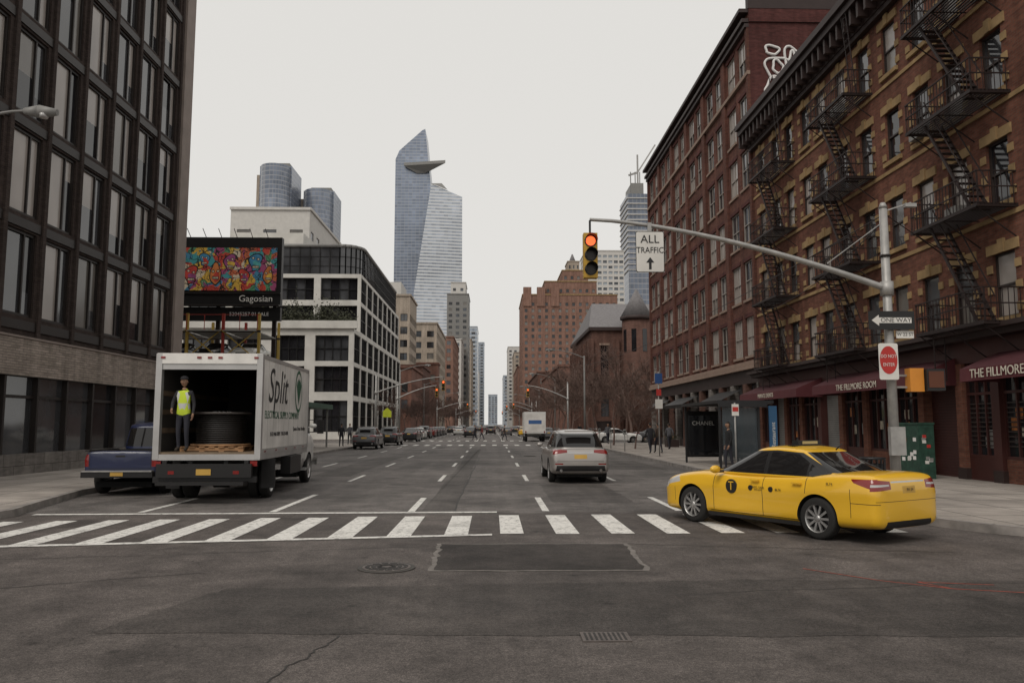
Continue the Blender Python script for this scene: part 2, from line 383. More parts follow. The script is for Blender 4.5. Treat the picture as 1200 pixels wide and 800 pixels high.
# ================================================================== LEFT DARK OFFICE BUILDING
mb=MB()
x0,x1,y0,y1,H=-50,FL,17,41.2,46
shell(mb,x0,x1,y0,y1,0.15,H,DKB,skip='E')
P,w=basis('E',x0,x1,y0,y1)
n=10; sp=(w-1.2)/n
cs=[(sp*(i+.5)-.86,sp*(i+.5)+.86) for i in range(n)]
rs=[(5.55+3.5*i,8.5+3.5*i) for i in range(11)]
LG=[G2,G3,G2,G2,G1,G3,G0]
def wl(mb,P,a,b,c,d):
    e=-.15; t=.10
    s=a+(b-a)*.64
    for (p,q) in ((a,s),(s,b)):
        g=rg(LG); k=c+(d-c)*random.choice([0,0,0,.3,.5,.7])
        mb.face([P(p,k,e),P(q,k,e),P(q,d,e),P(p,d,e)],g)
        if k>c: mb.face([P(p,c,e),P(q,c,e),P(q,k,e),P(p,k,e)],G0 if random.random()<.6 else G1)
    pbox(mb,P,a,a+t,c,d,e,e+.08,DKM); pbox(mb,P,b-t,b,c,d,e,e+.08,DKM)
    pbox(mb,P,a+t,b-t,c,c+t,e,e+.078,DKM); pbox(mb,P,a+t,b-t,d-t,d,e,e+.078,DKM)
    pbox(mb,P,s-.04,s+.04,c+t,d-t,e,e+.075,DKM)
wl.rec=.15
facade(mb,P,w,4.8,H,cs,rs,DKB,wl)
for i in range(n+1): pbox(mb,P,sp*i-.10,sp*i+.10,4.86,H,.002,.10,DKB)
for i in range(12): pbox(mb,P,0,w-1.1,5.08+3.5*i,5.40+3.5*i,.004,.05,DKM)
pbox(mb,P,w-1.05,w+.05,.15,H,.006,.2,TAUPE)
pbox(mb,P,0,w-1.06,3.5,4.78,-.3,.18,BRS); pbox(mb,P,0,w-1.06,4.78,4.85,-.3,.22,TAUPE)
mb.face([P(0,.15,-.3),P(w,.15,-.3),P(w,4.8,-.3),P(0,4.8,-.3)],DKB)
pbox(mb,P,0,w-1.06,.15,.85,-.29,.12,STN)
u=0
while u<w-1.5:
    mb.face([P(u,.85,-.1),P(u+1.9,.85,-.1),P(u+1.9,3.5,-.1),P(u,3.5,-.1)],rg([G0,G1,G1]))
    pbox(mb,P,u-.06,u+.06,.85,3.5,-.1,.1,DKM); u+=1.95
pbox(mb,P,0,w-1.06,2.75,2.85,-.095,-.02,DKM)
mb.build('office_building')

# ================================================================== RIGHT BUILDING WITH FIRE ESCAPES
mb=MB()
x0,x1,y0,y1,H=FR,32,16.5,44.0,18.0
shell(mb,x0,x1,y0,y1,.15,H,BR1,skip='W')
P,w=basis('W',x0,x1,y0,y1)
cen=[1.3,3.6,6.0,8.0,9.9,11.9,14.0,16.1,18.2,20.0,22.1,24.0,26.2]
ww=1.02
cs=[(c-ww/2,c+ww/2) for c in cen]
rs=[(4.95+3.35*i,6.85+3.35*i) for i in range(4)]
facade(mb,P,w,4.4,H,cs,rs,BR1,win_sash(FRD,.16,.5,0,[G0,G1,G1,G1,G3,G2,G2]))
for (c,d) in rs:
    for (a,b) in cs:
        pbox(mb,P,a-.12,b+.12,c-.16,c,.0,.10,TAN)
        pbox(mb,P,a-.22,b+.22,d,d+.30,.0,.05,TAN)
        pbox(mb,P,(a+b)/2-.13,(a+b)/2+.13,d-.002,d+.40,.0,.09,TAN)
        for k in range(3):
            z=c+.12+k*.62
            for s0,s1 in ((a-.26,a-.001),(b+.001,b+.26)): pbox(mb,P,s0,s1,z,z+.24,.0,.035,TAN)
for i in range(4):
    z=4.50+3.35*i; pbox(mb,P,0,w,z-.02,z+.12,.001,.045,TAN)
for k in range(4):
    i=random.choice([1,3,4,7,8]); r=rs[k]; a,b=cs[i]; pbox(mb,P,a+.2,b-.2,r[0]+.02,r[0]+.42,-.1,.32,GREYM)
pbox(mb,P,-.1,w,17.35,17.55,.0,.25,CORN); pbox(mb,P,-.1,w,17.55,18.25,.0,.3,CORN); pbox(mb,P,-.2,w,18.25,18.55,.0,.85,CORN); pbox(mb,P,-.25,w,18.55,18.85,.0,1.0,CORN)
u=.2
while u<w: pbox(mb,P,u,u+.16,17.6,18.25,.3,.75,CORN); u+=.62
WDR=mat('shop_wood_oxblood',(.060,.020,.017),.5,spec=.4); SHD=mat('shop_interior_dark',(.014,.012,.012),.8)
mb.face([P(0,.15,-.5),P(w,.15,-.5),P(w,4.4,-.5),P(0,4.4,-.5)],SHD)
pbox(mb,P,0,w,3.75,4.4,-.5,.06,WDR)
pbox(mb,P,-.05,w,4.4,4.58,.0,.55,CORN); pbox(mb,P,-.08,w,4.58,4.72,.0,.75,CORN)
piers=[0,2.1,4.4,6.5,8.3,10.6,12.6,14.8,17,19.2,21.4,23.4,25.4,27.1]
for k,u in enumerate(piers):
    pbox(mb,P,u,u+.38,.15,3.75,-.45,.08,BR1 if k%3 else WDR); pbox(mb,P,u-.04,u+.42,.15,.5,-.44,.11,CORN)
ORG=mat('shop_poster_orange',(.35,.12,.03),.6,var=.5,sc=5); PST2=mat('shop_poster_cream',(.45,.40,.32),.6,var=.5,sc=6)
for k in range(len(piers)-1):
    a,b=piers[k]+.38,piers[k+1]
    if k in(4,8,11):
        z=.15
        while z<3.3: pbox(mb,P,a,b,z,z+.085,-.25,-.22,GREYM if k!=4 else WDR); z+=.095
        pbox(mb,P,a,b,3.3,3.75,-.3,.02,WDR); continue
    pbox(mb,P,a,b,.15,.85,-.3,-.05,WDR if k%2 else BR1)
    mb.face([P(a,.85,-.12),P(b,.85,-.12),P(b,3.75,-.12),P(a,3.75,-.12)],rg([G0,G0,G1]))
    for q in (0,.33,.66,1):
        uu=a+(b-a-.06)*q; pbox(mb,P,uu,uu+.06,.85,3.75,-.12,-.04,WDR)
    pbox(mb,P,a,b,2.75,2.83,-.118,-.042,WDR); pbox(mb,P,a,b,.85,.93,-.118,-.042,WDR)
    for q in range(3):
        uu=random.uniform(a+.1,b-.5); zz=random.uniform(1.1,2.2); pbox(mb,P,uu,uu+random.uniform(.2,.35),zz,zz+random.uniform(.25,.45),-.119+.002*q,-.11+.004*q,random.choice([ORG,PST2,GREYM]))
    if k in (2,3):
        for q in range(10): pbox(mb,P,a+.1,b-.1,1.2+q*.14,1.24+q*.14,-.1,-.07,FRD)
AWN=mat('awning_maroon',(.060,.014,.018),.8); AWN2=mat('awning_valance',(.085,.018,.022),.8)
for a,b in((.3,6.4),(8.6,17.2),(19.0,27.2)):
    A_=[P(a,3.95,.08),P(b,3.95,.08),P(b,3.45,1.25),P(a,3.45,1.25)]
    mb.face(A_,AWN); mb.face([P(a,3.45,1.25),P(b,3.45,1.25),P(b,3.08,1.27),P(a,3.08,1.27)],AWN2)
    mb.face([P(a,3.95,.08),P(a,3.45,1.25),P(a,3.08,1.27),P(a,3.08,.08)],AWN2); mb.face([P(b,3.95,.08),P(b,3.45,1.25),P(b,3.08,1.27),P(b,3.08,.08)],AWN2)
BA=mb.build('brick_apartment_building')
CREAM=mat('cream_paint',(.6,.55,.46),.6)
text('THE FILLMORE ROOM',.36,(FR-1.29,20.6,3.27),(R(90),0,R(-90)),CREAM,BA)
text('THE FILLMORE ROOM',.34,(FR-1.29,29.6,3.27),(R(90),0,R(-90)),CREAM,BA)
text('PRIVATE EVENTS',.30,(FR-1.29,39.5,3.27),(R(90),0,R(-90)),CREAM,BA)
# fire escapes
fe=MB()
def _pb(P,u0,u1,z0,z1,d0,d1):
    A=P(u0,z0,d0);B=P(u1,z1,d1); return (min(A.x,B.x),min(A.y,B.y),min(A.z,B.z)),(max(A.x,B.x),max(A.y,B.y),max(A.z,B.z))
def fescape(uc,wd):
    D=1.15; a,b=uc-wd/2,uc+wd/2
    for i in range(4):
        z=4.72+3.35*i
        for q in range(int(D/.11)): fe.box(*_pb(P,a,b,z-.02,z+.02,.08+q*.11,.12+q*.11),IRON)
        fe.box(*_pb(P,a,b,z-.07,z+.03,D,D+.05),IRON)
        for e in (a,b-.05): fe.box(*_pb(P,e,e+.05,z-.07,z+.028,.0,D),IRON)
        for zz in (z+.5,z+.95):
            fe.box(*_pb(P,a,b,zz,zz+.035,D,D+.035),IRON)
            for e in (a,b-.035): fe.box(*_pb(P,e,e+.035,zz-.001,zz+.034,.0,D),IRON)
        u=a
        while u<b: fe.box(*_pb(P,u,u+.018,z,z+.95,D+.008,D+.026),IRON); u+=.17
        d=.1
        while d<D:
            for e in (a+.01,b-.03): fe.box(*_pb(P,e,e+.018,z,z+.95,d,d+.018),IRON)
            d+=.17
        for e in (a+.15,uc,b-.15): fe.bar(P(e,z-.9,.02),P(e,z-.05,D),.022,IRON); fe.bar(P(e,z-.05,.02),P(e,z-.05,D),.02,IRON)
        if i<3:
            s=1
            u0=uc-s*1.15; u1=uc+s*1.05
            for dd in (.42,.95):
                fe.bar(P(u0,z,dd),P(u1,z+3.35,dd),.05,IRON)
                fe.bar(P(u0,z+.8,dd),P(u1,z+3.35+.8,dd),.02,IRON)
            for k in range(14):
                t=k/14; fe.box(*_pb(P,u0+(u1-u0)*t-.09,u0+(u1-u0)*t+.09,z+3.35*t,z+3.35*t+.025,.42,.95),IRON)
    for dd in (.55,.9): fe.bar(P(b-.5,3.2,dd),P(b-.5,5.3,dd),.02,IRON)
    for k in range(8): fe.bar(P(b-.5,3.25+.27*k,.55),P(b-.5,3.25+.27*k,.9),.012,IRON)
    z=14.8
    for uu in (a+.3,a+.7): fe.bar(P(uu,z,.5),P(uu,z+4.6,.9),.022,IRON)
    for k in range(15): fe.bar(P(a+.3,z+.3*k,.5+.026*k),P(a+.7,z+.3*k,.5+.026*k),.012,IRON)
for uc,wd in ((7.0,3.6),(15.1,3.7),(23.1,3.6)): fescape(uc,wd)
fe.build('fire_escape',BA)

# ================================================================== RIGHT WAREHOUSE
mb=MB()
x0,x1,y0,y1,H=FR,40,44.0,74,26
shell(mb,x0,x1,y0,y1,.15,H,BR3,skip='WN')
mb.face([(x0,y1,.15),(x1,y1,.15),(x1,y1,H),(x0,y1,H)],BR2)
P,w=basis('W',x0,x1,y0,y1)
cs=[]
nb=6; bw=w/nb
for i in range(nb):
    for o in (-.5,.5): 
        c=bw*(i+.5)+o*2.25; cs.append((c-.78,c+.78))
rs=[(5.8+3.3*i,8.05+3.3*i) for i in range(6)]
LINT=mat('sandstone_lintel',(.25,.175,.135),.85)
facade(mb,P,w,5.2,H,cs,rs,BR2,win_sash(FRW,.14,.5,1,[G0,G0,G1,G1,G2,G3,G2],.08))  # the pale panes here are bright reflections painted as glass colour
for c,d in rs:
    for a,b in cs: pbox(mb,P,a-.08,b+.08,c-.14,c,0,.09,LINT); pbox(mb,P,a-.12,b+.12,d,d+.22,0,.04,BR3)
for i in range(nb+1): pbox(mb,P,max(0,bw*i-.35),min(w,bw*i+.35),5.2,24.9,.002,.14,BR2)
for z,d in ((5.0,.3),(5.25,.2),(22.05,.18),(24.9,.25),(25.2,.4),(25.8,.55)): pbox(mb,P,-.02,w,z,z+.22,.0,d,CORN if z>24 else LINT)
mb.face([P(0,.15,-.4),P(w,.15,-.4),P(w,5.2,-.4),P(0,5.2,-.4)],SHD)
pbox(mb,P,0,w,4.2,5.0,-.4,.05,CORN)
for i in range(nb*2+1):
    u=w*i/(nb*2); pbox(mb,P,max(0,u-.3),min(w,u+.3),.15,4.2,-.39,.1,BRC if i%2 else STN)
for i in range(nb*2):
    a,b=w*i/(nb*2)+.3,w*(i+1)/(nb*2)-.3
    mb.face([P(a,.7,-.25),P(b,.7,-.25),P(b,4.2,-.25),P(a,4.2,-.25)],rg([G0,G1,G3])); pbox(mb,P,a,b,.15,.7,-.3,-.1,CORN)
    pbox(mb,P,a,b,2.9,3.0,-.25,-.15,FRD); pbox(mb,P,(a+b)/2-.04,(a+b)/2+.04,.7,4.2,-.25,-.16,FRD)
for a,b in ((3,8),(13,19),(22,26)):
    mb.face([P(a,3.9,.1),P(b,3.9,.1),P(b,3.3,1.3),P(a,3.3,1.3)],BLKM); mb.face([P(a,3.3,1.3),P(b,3.3,1.3),P(b,3.05,1.3),P(a,3.05,1.3)],BLKM)
mb.box((x0-.05,y0-.12,26.0),(24,y0+.3,26.9),CORN); mb.box((x0+.0,y0-.10,25.2),(24,y0-.001,26.0),BR3)
mb.box((18,52,26),(24,60,30),BR3)
WB=mb.build('brick_warehouse')
def tube(pts,r,m,name,parent,cyc=True):
    c=bpy.data.curves.new(name,'CURVE'); c.dimensions='3D'; c.bevel_depth=r; c.bevel_resolution=1
    s=c.splines.new('NURBS'); s.points.add(len(pts)-1)
    for p,q in zip(s.points,pts): p.co=(*q,1)
    s.use_cyclic_u=cyc; s.order_u=3; s.use_endpoint_u=not cyc
    o=bpy.data.objects.new(name,c); COL.objects.link(o); o.parent=parent; c.materials.append(m); return o
WP=mat('white_spray_paint',(.72,.70,.68),.7)
for (cx,cz,rx,rz,ph) in ((16.5,22.4,.7,.8,0),(17.4,22.8,.5,1.0,1),(18.3,22.5,.6,.85,2),(16.3,21.2,.55,.6,3),(19.0,23.2,.4,.5,4),(17.3,21.3,.6,.5,5),(16.5,22.5,.3,.38,2),(18.3,22.4,.28,.34,1),(17.4,23.0,.18,.4,3),(18.3,21.3,.5,.4,0),(16.2,23.5,.4,.3,1)):
    pts=[(cx+rx*math.cos(t)*(1+.25*math.sin(3*t+ph)),43.96,cz+rz*math.sin(t)*(1+.25*math.cos(2*t+ph))) for t in np.linspace(0,2*math.pi,14)[:-1]]
    tube(pts,.075,WP,'graffiti',WB)

# ================================================================== CHURCH-LIKE BROWN BUILDING
mb=MB()
SL=mat('slate_roof',(.16,.15,.152),.7,var=.2,sc=3)
x0,x1,y0,y1=14.8,34,118,146
shell(mb,x0,x1,y0,y1,.15,16.2,BRC,skip='SW')
for s in 'SW':
    P,w=basis(s,x0,x1,y0,y1); n=int(w/3.4)
    facade(mb,P,w,.15,16.2,cols(w,n,1.2),[(3,6.5),(9,13.6)],BRC,win_sash(FRD,.3,.6,1,[G0,G1]))
    for a,b in cols(w,n,1.2):
        pbox(mb,P,a-.2,b+.2,13.6,13.9,0,.1,LINT); pbox(mb,P,a-.2,b+.2,8.8,9,0,.1,LINT)
    for i in range(n+1): pbox(mb,P,w*i/n-.25,w*i/n+.25,.15,14.5,.002,.5,BRC)
    pbox(mb,P,-.3,w+.3,15.8,16.3,.0,.4,CORN)
e=[(x0-.4,y0-.4,16.3),(x1,y0-.4,16.3),(x1,y1,16.3),(x0-.4,y1,16.3)]; r0=(x0+1.2,y0+9,21.2); r1=(x1,y0+9,21.2)
mb.face([e[0],e[1],r1,r0],SL); mb.face([e[3],e[0],r0],SL); mb.face([e[2],e[3],r0,r1],SL)
mb.cyl((21.5,117.4,.15),(21.5,117.4,17.3),2.2,2.2,BRC,8); mb.cyl((21.5,117.4,17.3),(21.5,117.4,17.8),2.5,2.5,CORN,8); mb.cyl((21.5,117.4,17.8),(21.5,117.4,22),2.4,.08,SL,8)
for k in range(8):
    t=math.pi/8+k*math.pi/4; M=Matrix.Translation((21.5,117.4,0))@Matrix.Rotation(t,4,'Z')
    mb.box((2.02,-.35,12.5),(2.09,.35,15.8),G0,M)
mb.build('brick_church')
mb=MB(); mb.box((14.8,100,.15),(15.1,117,1.0),BRC)
for k in range(70): mb.box((14.92,100+k*.24,1.0),(14.95,100.03+k*.24,2.3),IRON)
mb.box((14.9,100,2.2),(14.97,117,2.25),IRON); mb.build('churchyard_fence')

# ================================================================== FAR RIGHT
mb=MB()
W_=win_plain([G0,G1,G3],.3)
tower('',14.9,62,390,440,66,BRT,'SW',3.2,3.2,.42,.52,5,W_,mb=mb,cap=TAN)
tower('',26,52,392,430,73,BRT,'SW',3.2,3.2,.42,.52,66.5,W_,mb=mb,z0=66.1,cap=TAN)
tower('',35,48,394,425,79,BRT,'SW',3.0,3.2,.42,.52,73.5,W_,mb=mb,z0=73.1,cap=TAN)
tower('',38,44,396,410,84,BRL,'SW',2.0,3.0,.4,.6,79.5,W_,mb=mb,z0=79.1)
for xx in (15.2,22,29): mb.box((xx,389.4,60),(xx+4,392,69.5),BRT)
mb.cyl((41,403,84),(41,403,89),2.2,.3,SL,8)
mb.build('brick_apartment_tower')
GRN=glass('glass_pale_tower',(.30,.33,.36),.2,.5,.2)
CURT=curtain('curtain_wall_pale',(.26,.30,.35),(.50,.51,.52),3.6,2.0)
CURT2=curtain('curtain_wall_blue',(.16,.185,.235),(.30,.31,.34),3.5,2.6,.18,.22)
tower('white_apartment_tower',56,79,470,500,106,WHT2,'SW',3,3.3,.72,.5,5,win_plain([GRN,GF],.3))
mb=MB(); shell(mb,87,102,500,530,.1,150,CURT2); 
for k in range(14): mb.box((86.5,499.5,100+k*3.6),(102.5,531,100.5+k*3.6),WHT2)
mb.box((90,503,150),(98,525,158),GREYM)
for k in range(3): mb.bar((90+k*3,505,150),(90+k*3,505,166),.4,GREYM)
mb.bar((96,512,150),(96,512,180),.7,STEEL); mb.bar((96,512,168),(108,512,187),.6,STEEL); mb.bar((96,512,168),(90,512,166),.8,STEEL)
mb.build('skyscraper_under_construction')
tower('tan_tower',17,44,620,680,58,BRL,'SW',4,3.4,.5,.5,5)
tower('tan_tower',14.9,34,760,820,76,WHT2,'SW',4,3.6,.5,.5,5)
tower('brown_tower',14.9,30,470,560,36,BRT,'SW',4,3.4,.5,.5,5)
tower('glass_tower',13.5,30,980,1080,62,CURT,'SW',6,4,.5,.5,5)
tower('brick_house',14.9,34,176,240,15,BRL2,'SW',2.6,3.4,.45,.55,4)
tower('brick_house',14.9,34,260,330,19,BRC,'SW',2.6,3.4,.45,.55,4)

# ================================================================== LEFT: WHITE MODERN BUILDING
mb=MB()
x0,x1,y0,y1=-62,FL,93,140
DG=[G0,G0,G0,G1]
def gridwin(rec=.5,nv=3,nh=2,gl=DG):
    def f(mb,P,a,b,c,d):
        e=-rec
        for k in range(nv):
            u=a+(b-a)*k/nv; u2=a+(b-a)*(k+1)/nv; mb.face([P(u,c,e),P(u2,c,e),P(u2,d,e),P(u,d,e)],rg(gl+[G1]))
        for k in range(nv+1):
            u=a+(b-a-.09)*k/nv; pbox(mb,P,u,u+.09,c,d,e,e+.12,BLKM)
        for k in range(nh+1):
            z=c+(d-c-.09)*k/nh; pbox(mb,P,a+.09,b-.09,z,z+.09,e,e+.11,BLKM)
    f.rec=rec; return f
shell(mb,x0,x1,y0,y1,.15,13.0,WHT,skip='SE',roof=CONC)
P,w=basis('S',x0,x1,y0,y1)
facade(mb,P,w,.15,13,cols(w,9,3.9),[(1.0,4.6),(5.6,8.6),(9.2,12.2)],WHT,gridwin(.5,4,2))
P,w=basis('E',x0,x1,y0,y1)
facade(mb,P,w,.15,13,cols(w,9,4.5),[(1.0,4.6),(5.2,8.6),(9.1,12.5)],WHT,gridwin(.25,4,2))
pbox(mb,basis('S',x0,x1,y0,y1)[0],-.2,x1-x0+.4,13.0,13.9,.002,.35,WHT)
a0,a1,b0,b1=-60,FL-.3,99,139.5
shell(mb,a0,a1,b0,b1,13.0,20.6,WHT,skip='SE',roof=CONC)
P,w=basis('S',a0,a1,b0,b1)
facade(mb,P,w,13,20.6,cols(w,8,4.6),[(13.6,16.6),(17.3,20.1)],WHT,gridwin(.5,4,2))
P,w=basis('E',a0,a1,b0,b1)
facade(mb,P,w,13,20.6,cols(w,8,4.5),[(13.3,16.6),(17.1,20.2)],WHT,gridwin(.25,4,2))
z0,z1=20.6,24.2
pts=[(-32,100)]+[(FL-3.2+2.7*math.sin(R(t)),102.7-2.7*math.cos(R(t))) for t in range(0,91,15)]+[(FL-.5,136)]
for p,q in zip(pts[:-1],pts[1:]):
    mb.face([(p[0],p[1],z0),(q[0],q[1],z0),(q[0],q[1],z1),(p[0],p[1],z1)],G1)
    L=(Vector(q)-Vector(p)).length; nn=max(1,int(L/1.2))
    for k in range(nn+1):
        c=Vector(p).lerp(Vector(q),k/nn); mb.box((c.x-.05,c.y-.08,z0),(c.x+.08,c.y+.05,z1),BLKM)
    for zz in (z0+1.2,z0+2.4): mb.bar((p[0],p[1]-.02,zz),(q[0]+.02,q[1],zz),.05,BLKM)
mb.face([(x,y,z1) for x,y in pts]+[(-32,136,z1)],ROOF)
for p,q in zip(pts[:-1],pts[1:]): mb.cyl((p[0],p[1],z1+.2),(q[0],q[1],z1+.2),.25,.25,GREYM,6)
mb.box((-60,101,20.6),(-24,130,24.0),WHT); mb.box((-36,108,24.0),(-26,124,28),WHT)
for k in range(5): mb.box((-30+k*2.6,112,24.2),(-28.6+k*2.6,115,25.4+.5*(k%2)),GREYM)
WBld=mb.build('white_office_building')
def leafmat(name,c):
    m,n,b=nt(name); v=coords(n); n.links.new(vscale(n,c,mr(n,noise(n,v,2.5,3),.3,.7,.4,1.7)),b.inputs['Base Color']); b.inputs['Roughness'].default_value=.8; return m
LF=leafmat('evergreen_leaves',(.036,.038,.019))
mb=MB()
for k in range(3600):
    cx=random.choice([-26.5,-25,-23.6,-22,-20.4,-19,-17.8]); s=.6+.7*abs(math.sin(cx*3))
    p=Vector((cx+random.gauss(0,.55),95.2+random.gauss(0,.5),13.9+abs(random.gauss(0,.85))*s+.2)); r=.13
    a=Vector((random.uniform(-1,1),random.uniform(-1,1),random.uniform(-1,1))).normalized()*r; b=a.orthogonal().normalized()*r
    mb.face([p-a,p-b*.6,p+a,p+b*.6],LF)
mb.box((-28,94.6,13.0),(-17.2,95.8,13.95),WHT)
mb.build('terrace_planting')
tower('white_loft_building',-50,-35,150,180,43,WHT2,'SE',5,4,.5,.4,4)
tower('dark_loft_building',-56,-30,141,149,30,DKB,'S',3,3.6,.6,.5,4)
for i,(xa,xb,yy,h) in enumerate(((-176,-152,590,196),(-150,-126,620,186))):
    mb=MB(); shell(mb,xa,xb,yy,yy+30,.1,h,CURT2); mb.cyl(((xa+xb)/2,yy,0.1),((xa+xb)/2,yy,h-1),11,11,CURT2,20)
    mb.box((xa-4,yy+6,0.1),(xa,yy+26,h-5),BRL); mb.box((xa+4,yy+8,h),(xb-4,yy+24,h+5),GREYM); mb.build('glass_residential_tower')

# billboard: dense coloured patchwork with irregular painted heads
def artmat():
    m,n,b=nt('billboard_artwork'); v=coords(n,True)
    nz=n.nodes.new('ShaderNodeTexNoise'); nz.inputs['Scale'].default_value=1.3; nz.inputs['Detail'].default_value=3; n.links.new(v,nz.inputs['Vector'])
    vm=n.nodes.new('ShaderNodeVectorMath'); vm.operation='MULTIPLY_ADD'; n.links.new(nz.outputs['Color'],vm.inputs[0]); vm.inputs[1].default_value=(1.2,1.2,0); n.links.new(v,vm.inputs[2])
    def vor(feature,s):
        t=n.nodes.new('ShaderNodeTexVoronoi'); t.feature=feature; t.distance='MANHATTAN' if feature=='F1' else t.distance; t.inputs['Scale'].default_value=s; n.links.new(vm.outputs[0],t.inputs['Vector']); return t
    t=vor('F1',1.5); sp=n.nodes.new('ShaderNodeSeparateColor'); n.links.new(t.outputs['Color'],sp.inputs[0])
    cr=n.nodes.new('ShaderNodeValToRGB'); cr.color_ramp.interpolation='CONSTANT'; n.links.new(sp.outputs[0],cr.inputs[0])
    cl=[(.50,.05,.03),(.62,.38,.05),(.05,.22,.36),(.50,.12,.05),(.08,.26,.13),(.62,.52,.38),(.34,.06,.16),(.05,.30,.32)]
    e=cr.color_ramp.elements; e[0].color=(*cl[0],1); e[1].position=.125; e[1].color=(*cl[1],1)
    for i in range(2,8): q=e.new(i*.125); q.color=(*cl[i],1)
    l2=mr(n,vor('DISTANCE_TO_EDGE',2.4).outputs['Distance'],.03,.05,.05,1)
    c=vscale(n,cr.outputs[0],l2); n.links.new(c,b.inputs['Base Color']); b.inputs['Roughness'].default_value=.6; return m
ART=artmat()
BB=empty('billboard',(0,0,0))
mb=MB()
mb.box((-27.5,62.1,11.1),(-16.6,62.7,16.5),BLKM)
PC=[mat('poster_'+n_,c_,.6,var=.35,sc=2.5) for n_,c_ in (('red',(.50,.05,.035)),('yellow',(.62,.40,.06)),('blue',(.05,.22,.38)),('orange',(.55,.18,.05)),('green',(.10,.26,.12)),('cream',(.62,.52,.38)),('violet',(.28,.06,.18)),('teal',(.08,.34,.34)))]
INK=mat('poster_black',(.012,.012,.012),.6)
yb_=62.05
rb=random.Random(5)
def el(cx,cz,rx,rz,y,m,n=22,wb=.08,ph=0):
    mb.face([(cx+rx*math.cos(t)*(1+wb*math.sin(3*t+ph)+wb*.6*math.sin(5*t+ph*2)),y,cz+rz*math.sin(t)*(1+wb*math.cos(2*t+ph))) for t in np.linspace(0,2*math.pi,n+1)[:-1]],m)
mb.face([(-25.4,yb_,12.25),(-16.95,yb_,12.25),(-16.95,yb_,15.65),(-25.4,yb_,15.65)],ART)
yy_=yb_-.003
for (cx,cz,sc_) in ((-24.7,14.4,.8),(-23.6,13.5,1.0),(-22.6,14.7,.75),(-21.7,13.6,.95),(-20.6,14.5,.9),(-19.5,13.4,.8),(-18.6,14.5,1.0),(-17.6,13.5,.8),(-24.6,12.8,.45),(-22.6,12.8,.45),(-20.6,12.8,.5),(-18.4,12.75,.4)):
    ph=rb.uniform(0,6); rx,rz=.50*sc_,.85*sc_; pc=rb.sample(PC,3)
    el(cx,cz,rx,rz,yy_,INK,30,.20,ph); el(cx,cz,rx*.84,rz*.88,yy_-.003,pc[0],30,.20,ph); el(cx+.08,cz-rz*.3,rx*.55,rz*.5,yy_-.005,pc[1],18,.25,ph+1)
    for s in (-1,1):
        ez=cz+rz*rb.uniform(.15,.4); el(cx+s*.20*sc_,ez,.14*sc_,.12*sc_,yy_-.008,INK,10,.2,ph); el(cx+s*.20*sc_,ez,.08*sc_,.07*sc_,yy_-.010,PC[5],10,0)
    z0_=cz-rz*.55; mb.face([(cx-.28*sc_,yy_-.008,z0_),(cx+.26*sc_,yy_-.008,z0_-.05),(cx+.28*sc_,yy_-.008,z0_+.2*sc_),(cx-.26*sc_,yy_-.008,z0_+.24*sc_)],INK)
    for k in range(4): mb.face([(cx+(-.22+k*.12)*sc_,yy_-.010,z0_+.02),(cx+(-.14+k*.12)*sc_,yy_-.010,z0_+.02),(cx+(-.14+k*.12)*sc_,yy_-.010,z0_+.17*sc_),(cx+(-.22+k*.12)*sc_,yy_-.010,z0_+.17*sc_)],PC[5])
    yy_-=.0006
mb.box((-27.5,61.98,12.0),(-16.6,62.12,12.1),DKM); mb.box((-27.5,61.6,11.0),(-16.6,62.1,11.1),DKM)
mb.box((-27.5,62.15,9.9),(-16.6,62.6,10.95),BLKM)
for xx in (-26,-21.8,-17.4): mb.box((xx,62.8,.15),(xx+.3,63.1,16.2),IRON)
for k in range(8): mb.bar((-26+k*1.2,61.7,16.4),(-26+k*1.2,60.9,16.9),.03,IRON)
mb.build('panel',BB)
text('Gagosian',.72,(-18.5,62.02,11.6),(R(90),0,0),WS,BB)
text('52045257 01 SALE',.4,(-19.0,62.1,10.4),(R(90),0,0),WP,BB)

# ================================================================== VEHICLES
def pchip(xq,pts):
    x=np.array([p[0] for p in pts],float);y=np.array([p[1] for p in pts],float)
    h=np.diff(x);d=np.diff(y)/h; m=np.zeros_like(x); m[0]=d[0];m[-1]=d[-1]
    for i in range(1,len(x)-1): m[i]=0 if d[i-1]*d[i]<=0 else 2*d[i-1]*d[i]/(d[i-1]+d[i])
    xq=np.clip(xq,x[0],x[-1]); k=np.clip(np.searchsorted(x,xq)-1,0,len(h)-1); t=(xq-x[k])/h[k]
    return y[k]*(2*t**3-3*t**2+1)+m[k]*h[k]*(t**3-2*t**2+t)+y[k+1]*(3*t**2-2*t**3)+m[k+1]*h[k]*(t**3-t**2)
def ringmesh(name,rings,mats,sub=1):
    me=bpy.data.meshes.new(name); n=len(rings[0]); v=[p for r in rings for p in r]; f=[]
    for i in range(len(rings)-1):
        for j in range(n): f.append((i*n+j,i*n+(j+1)%n,(i+1)*n+(j+1)%n,(i+1)*n+j))
    f.append(tuple(range(n))[::-1]); f.append(tuple((len(rings)-1)*n+j for j in range(n)))
    me.from_pydata(v,[],f); bm=bmesh.new(); bm.from_mesh(me); bmesh.ops.recalc_face_normals(bm,faces=bm.faces); bm.to_mesh(me); bm.free()
    for m in mats: me.materials.append(m)
    o=bpy.data.objects.new(name,me); COL.objects.link(o)
    if sub: s=o.modifiers.new('s','SUBSURF'); s.levels=sub; s.render_levels=sub; bake(o)
    return o
def inside(p,poly):
    c=False; n=len(poly)
    for i in range(n):
        a,b=poly[i],poly[(i+1)%n]
        if (a[1]>p[1])!=(b[1]>p[1]) and p[0]<(b[0]-a[0])*(p[1]-a[1])/(b[1]-a[1])+a[0]: c=not c
    return c
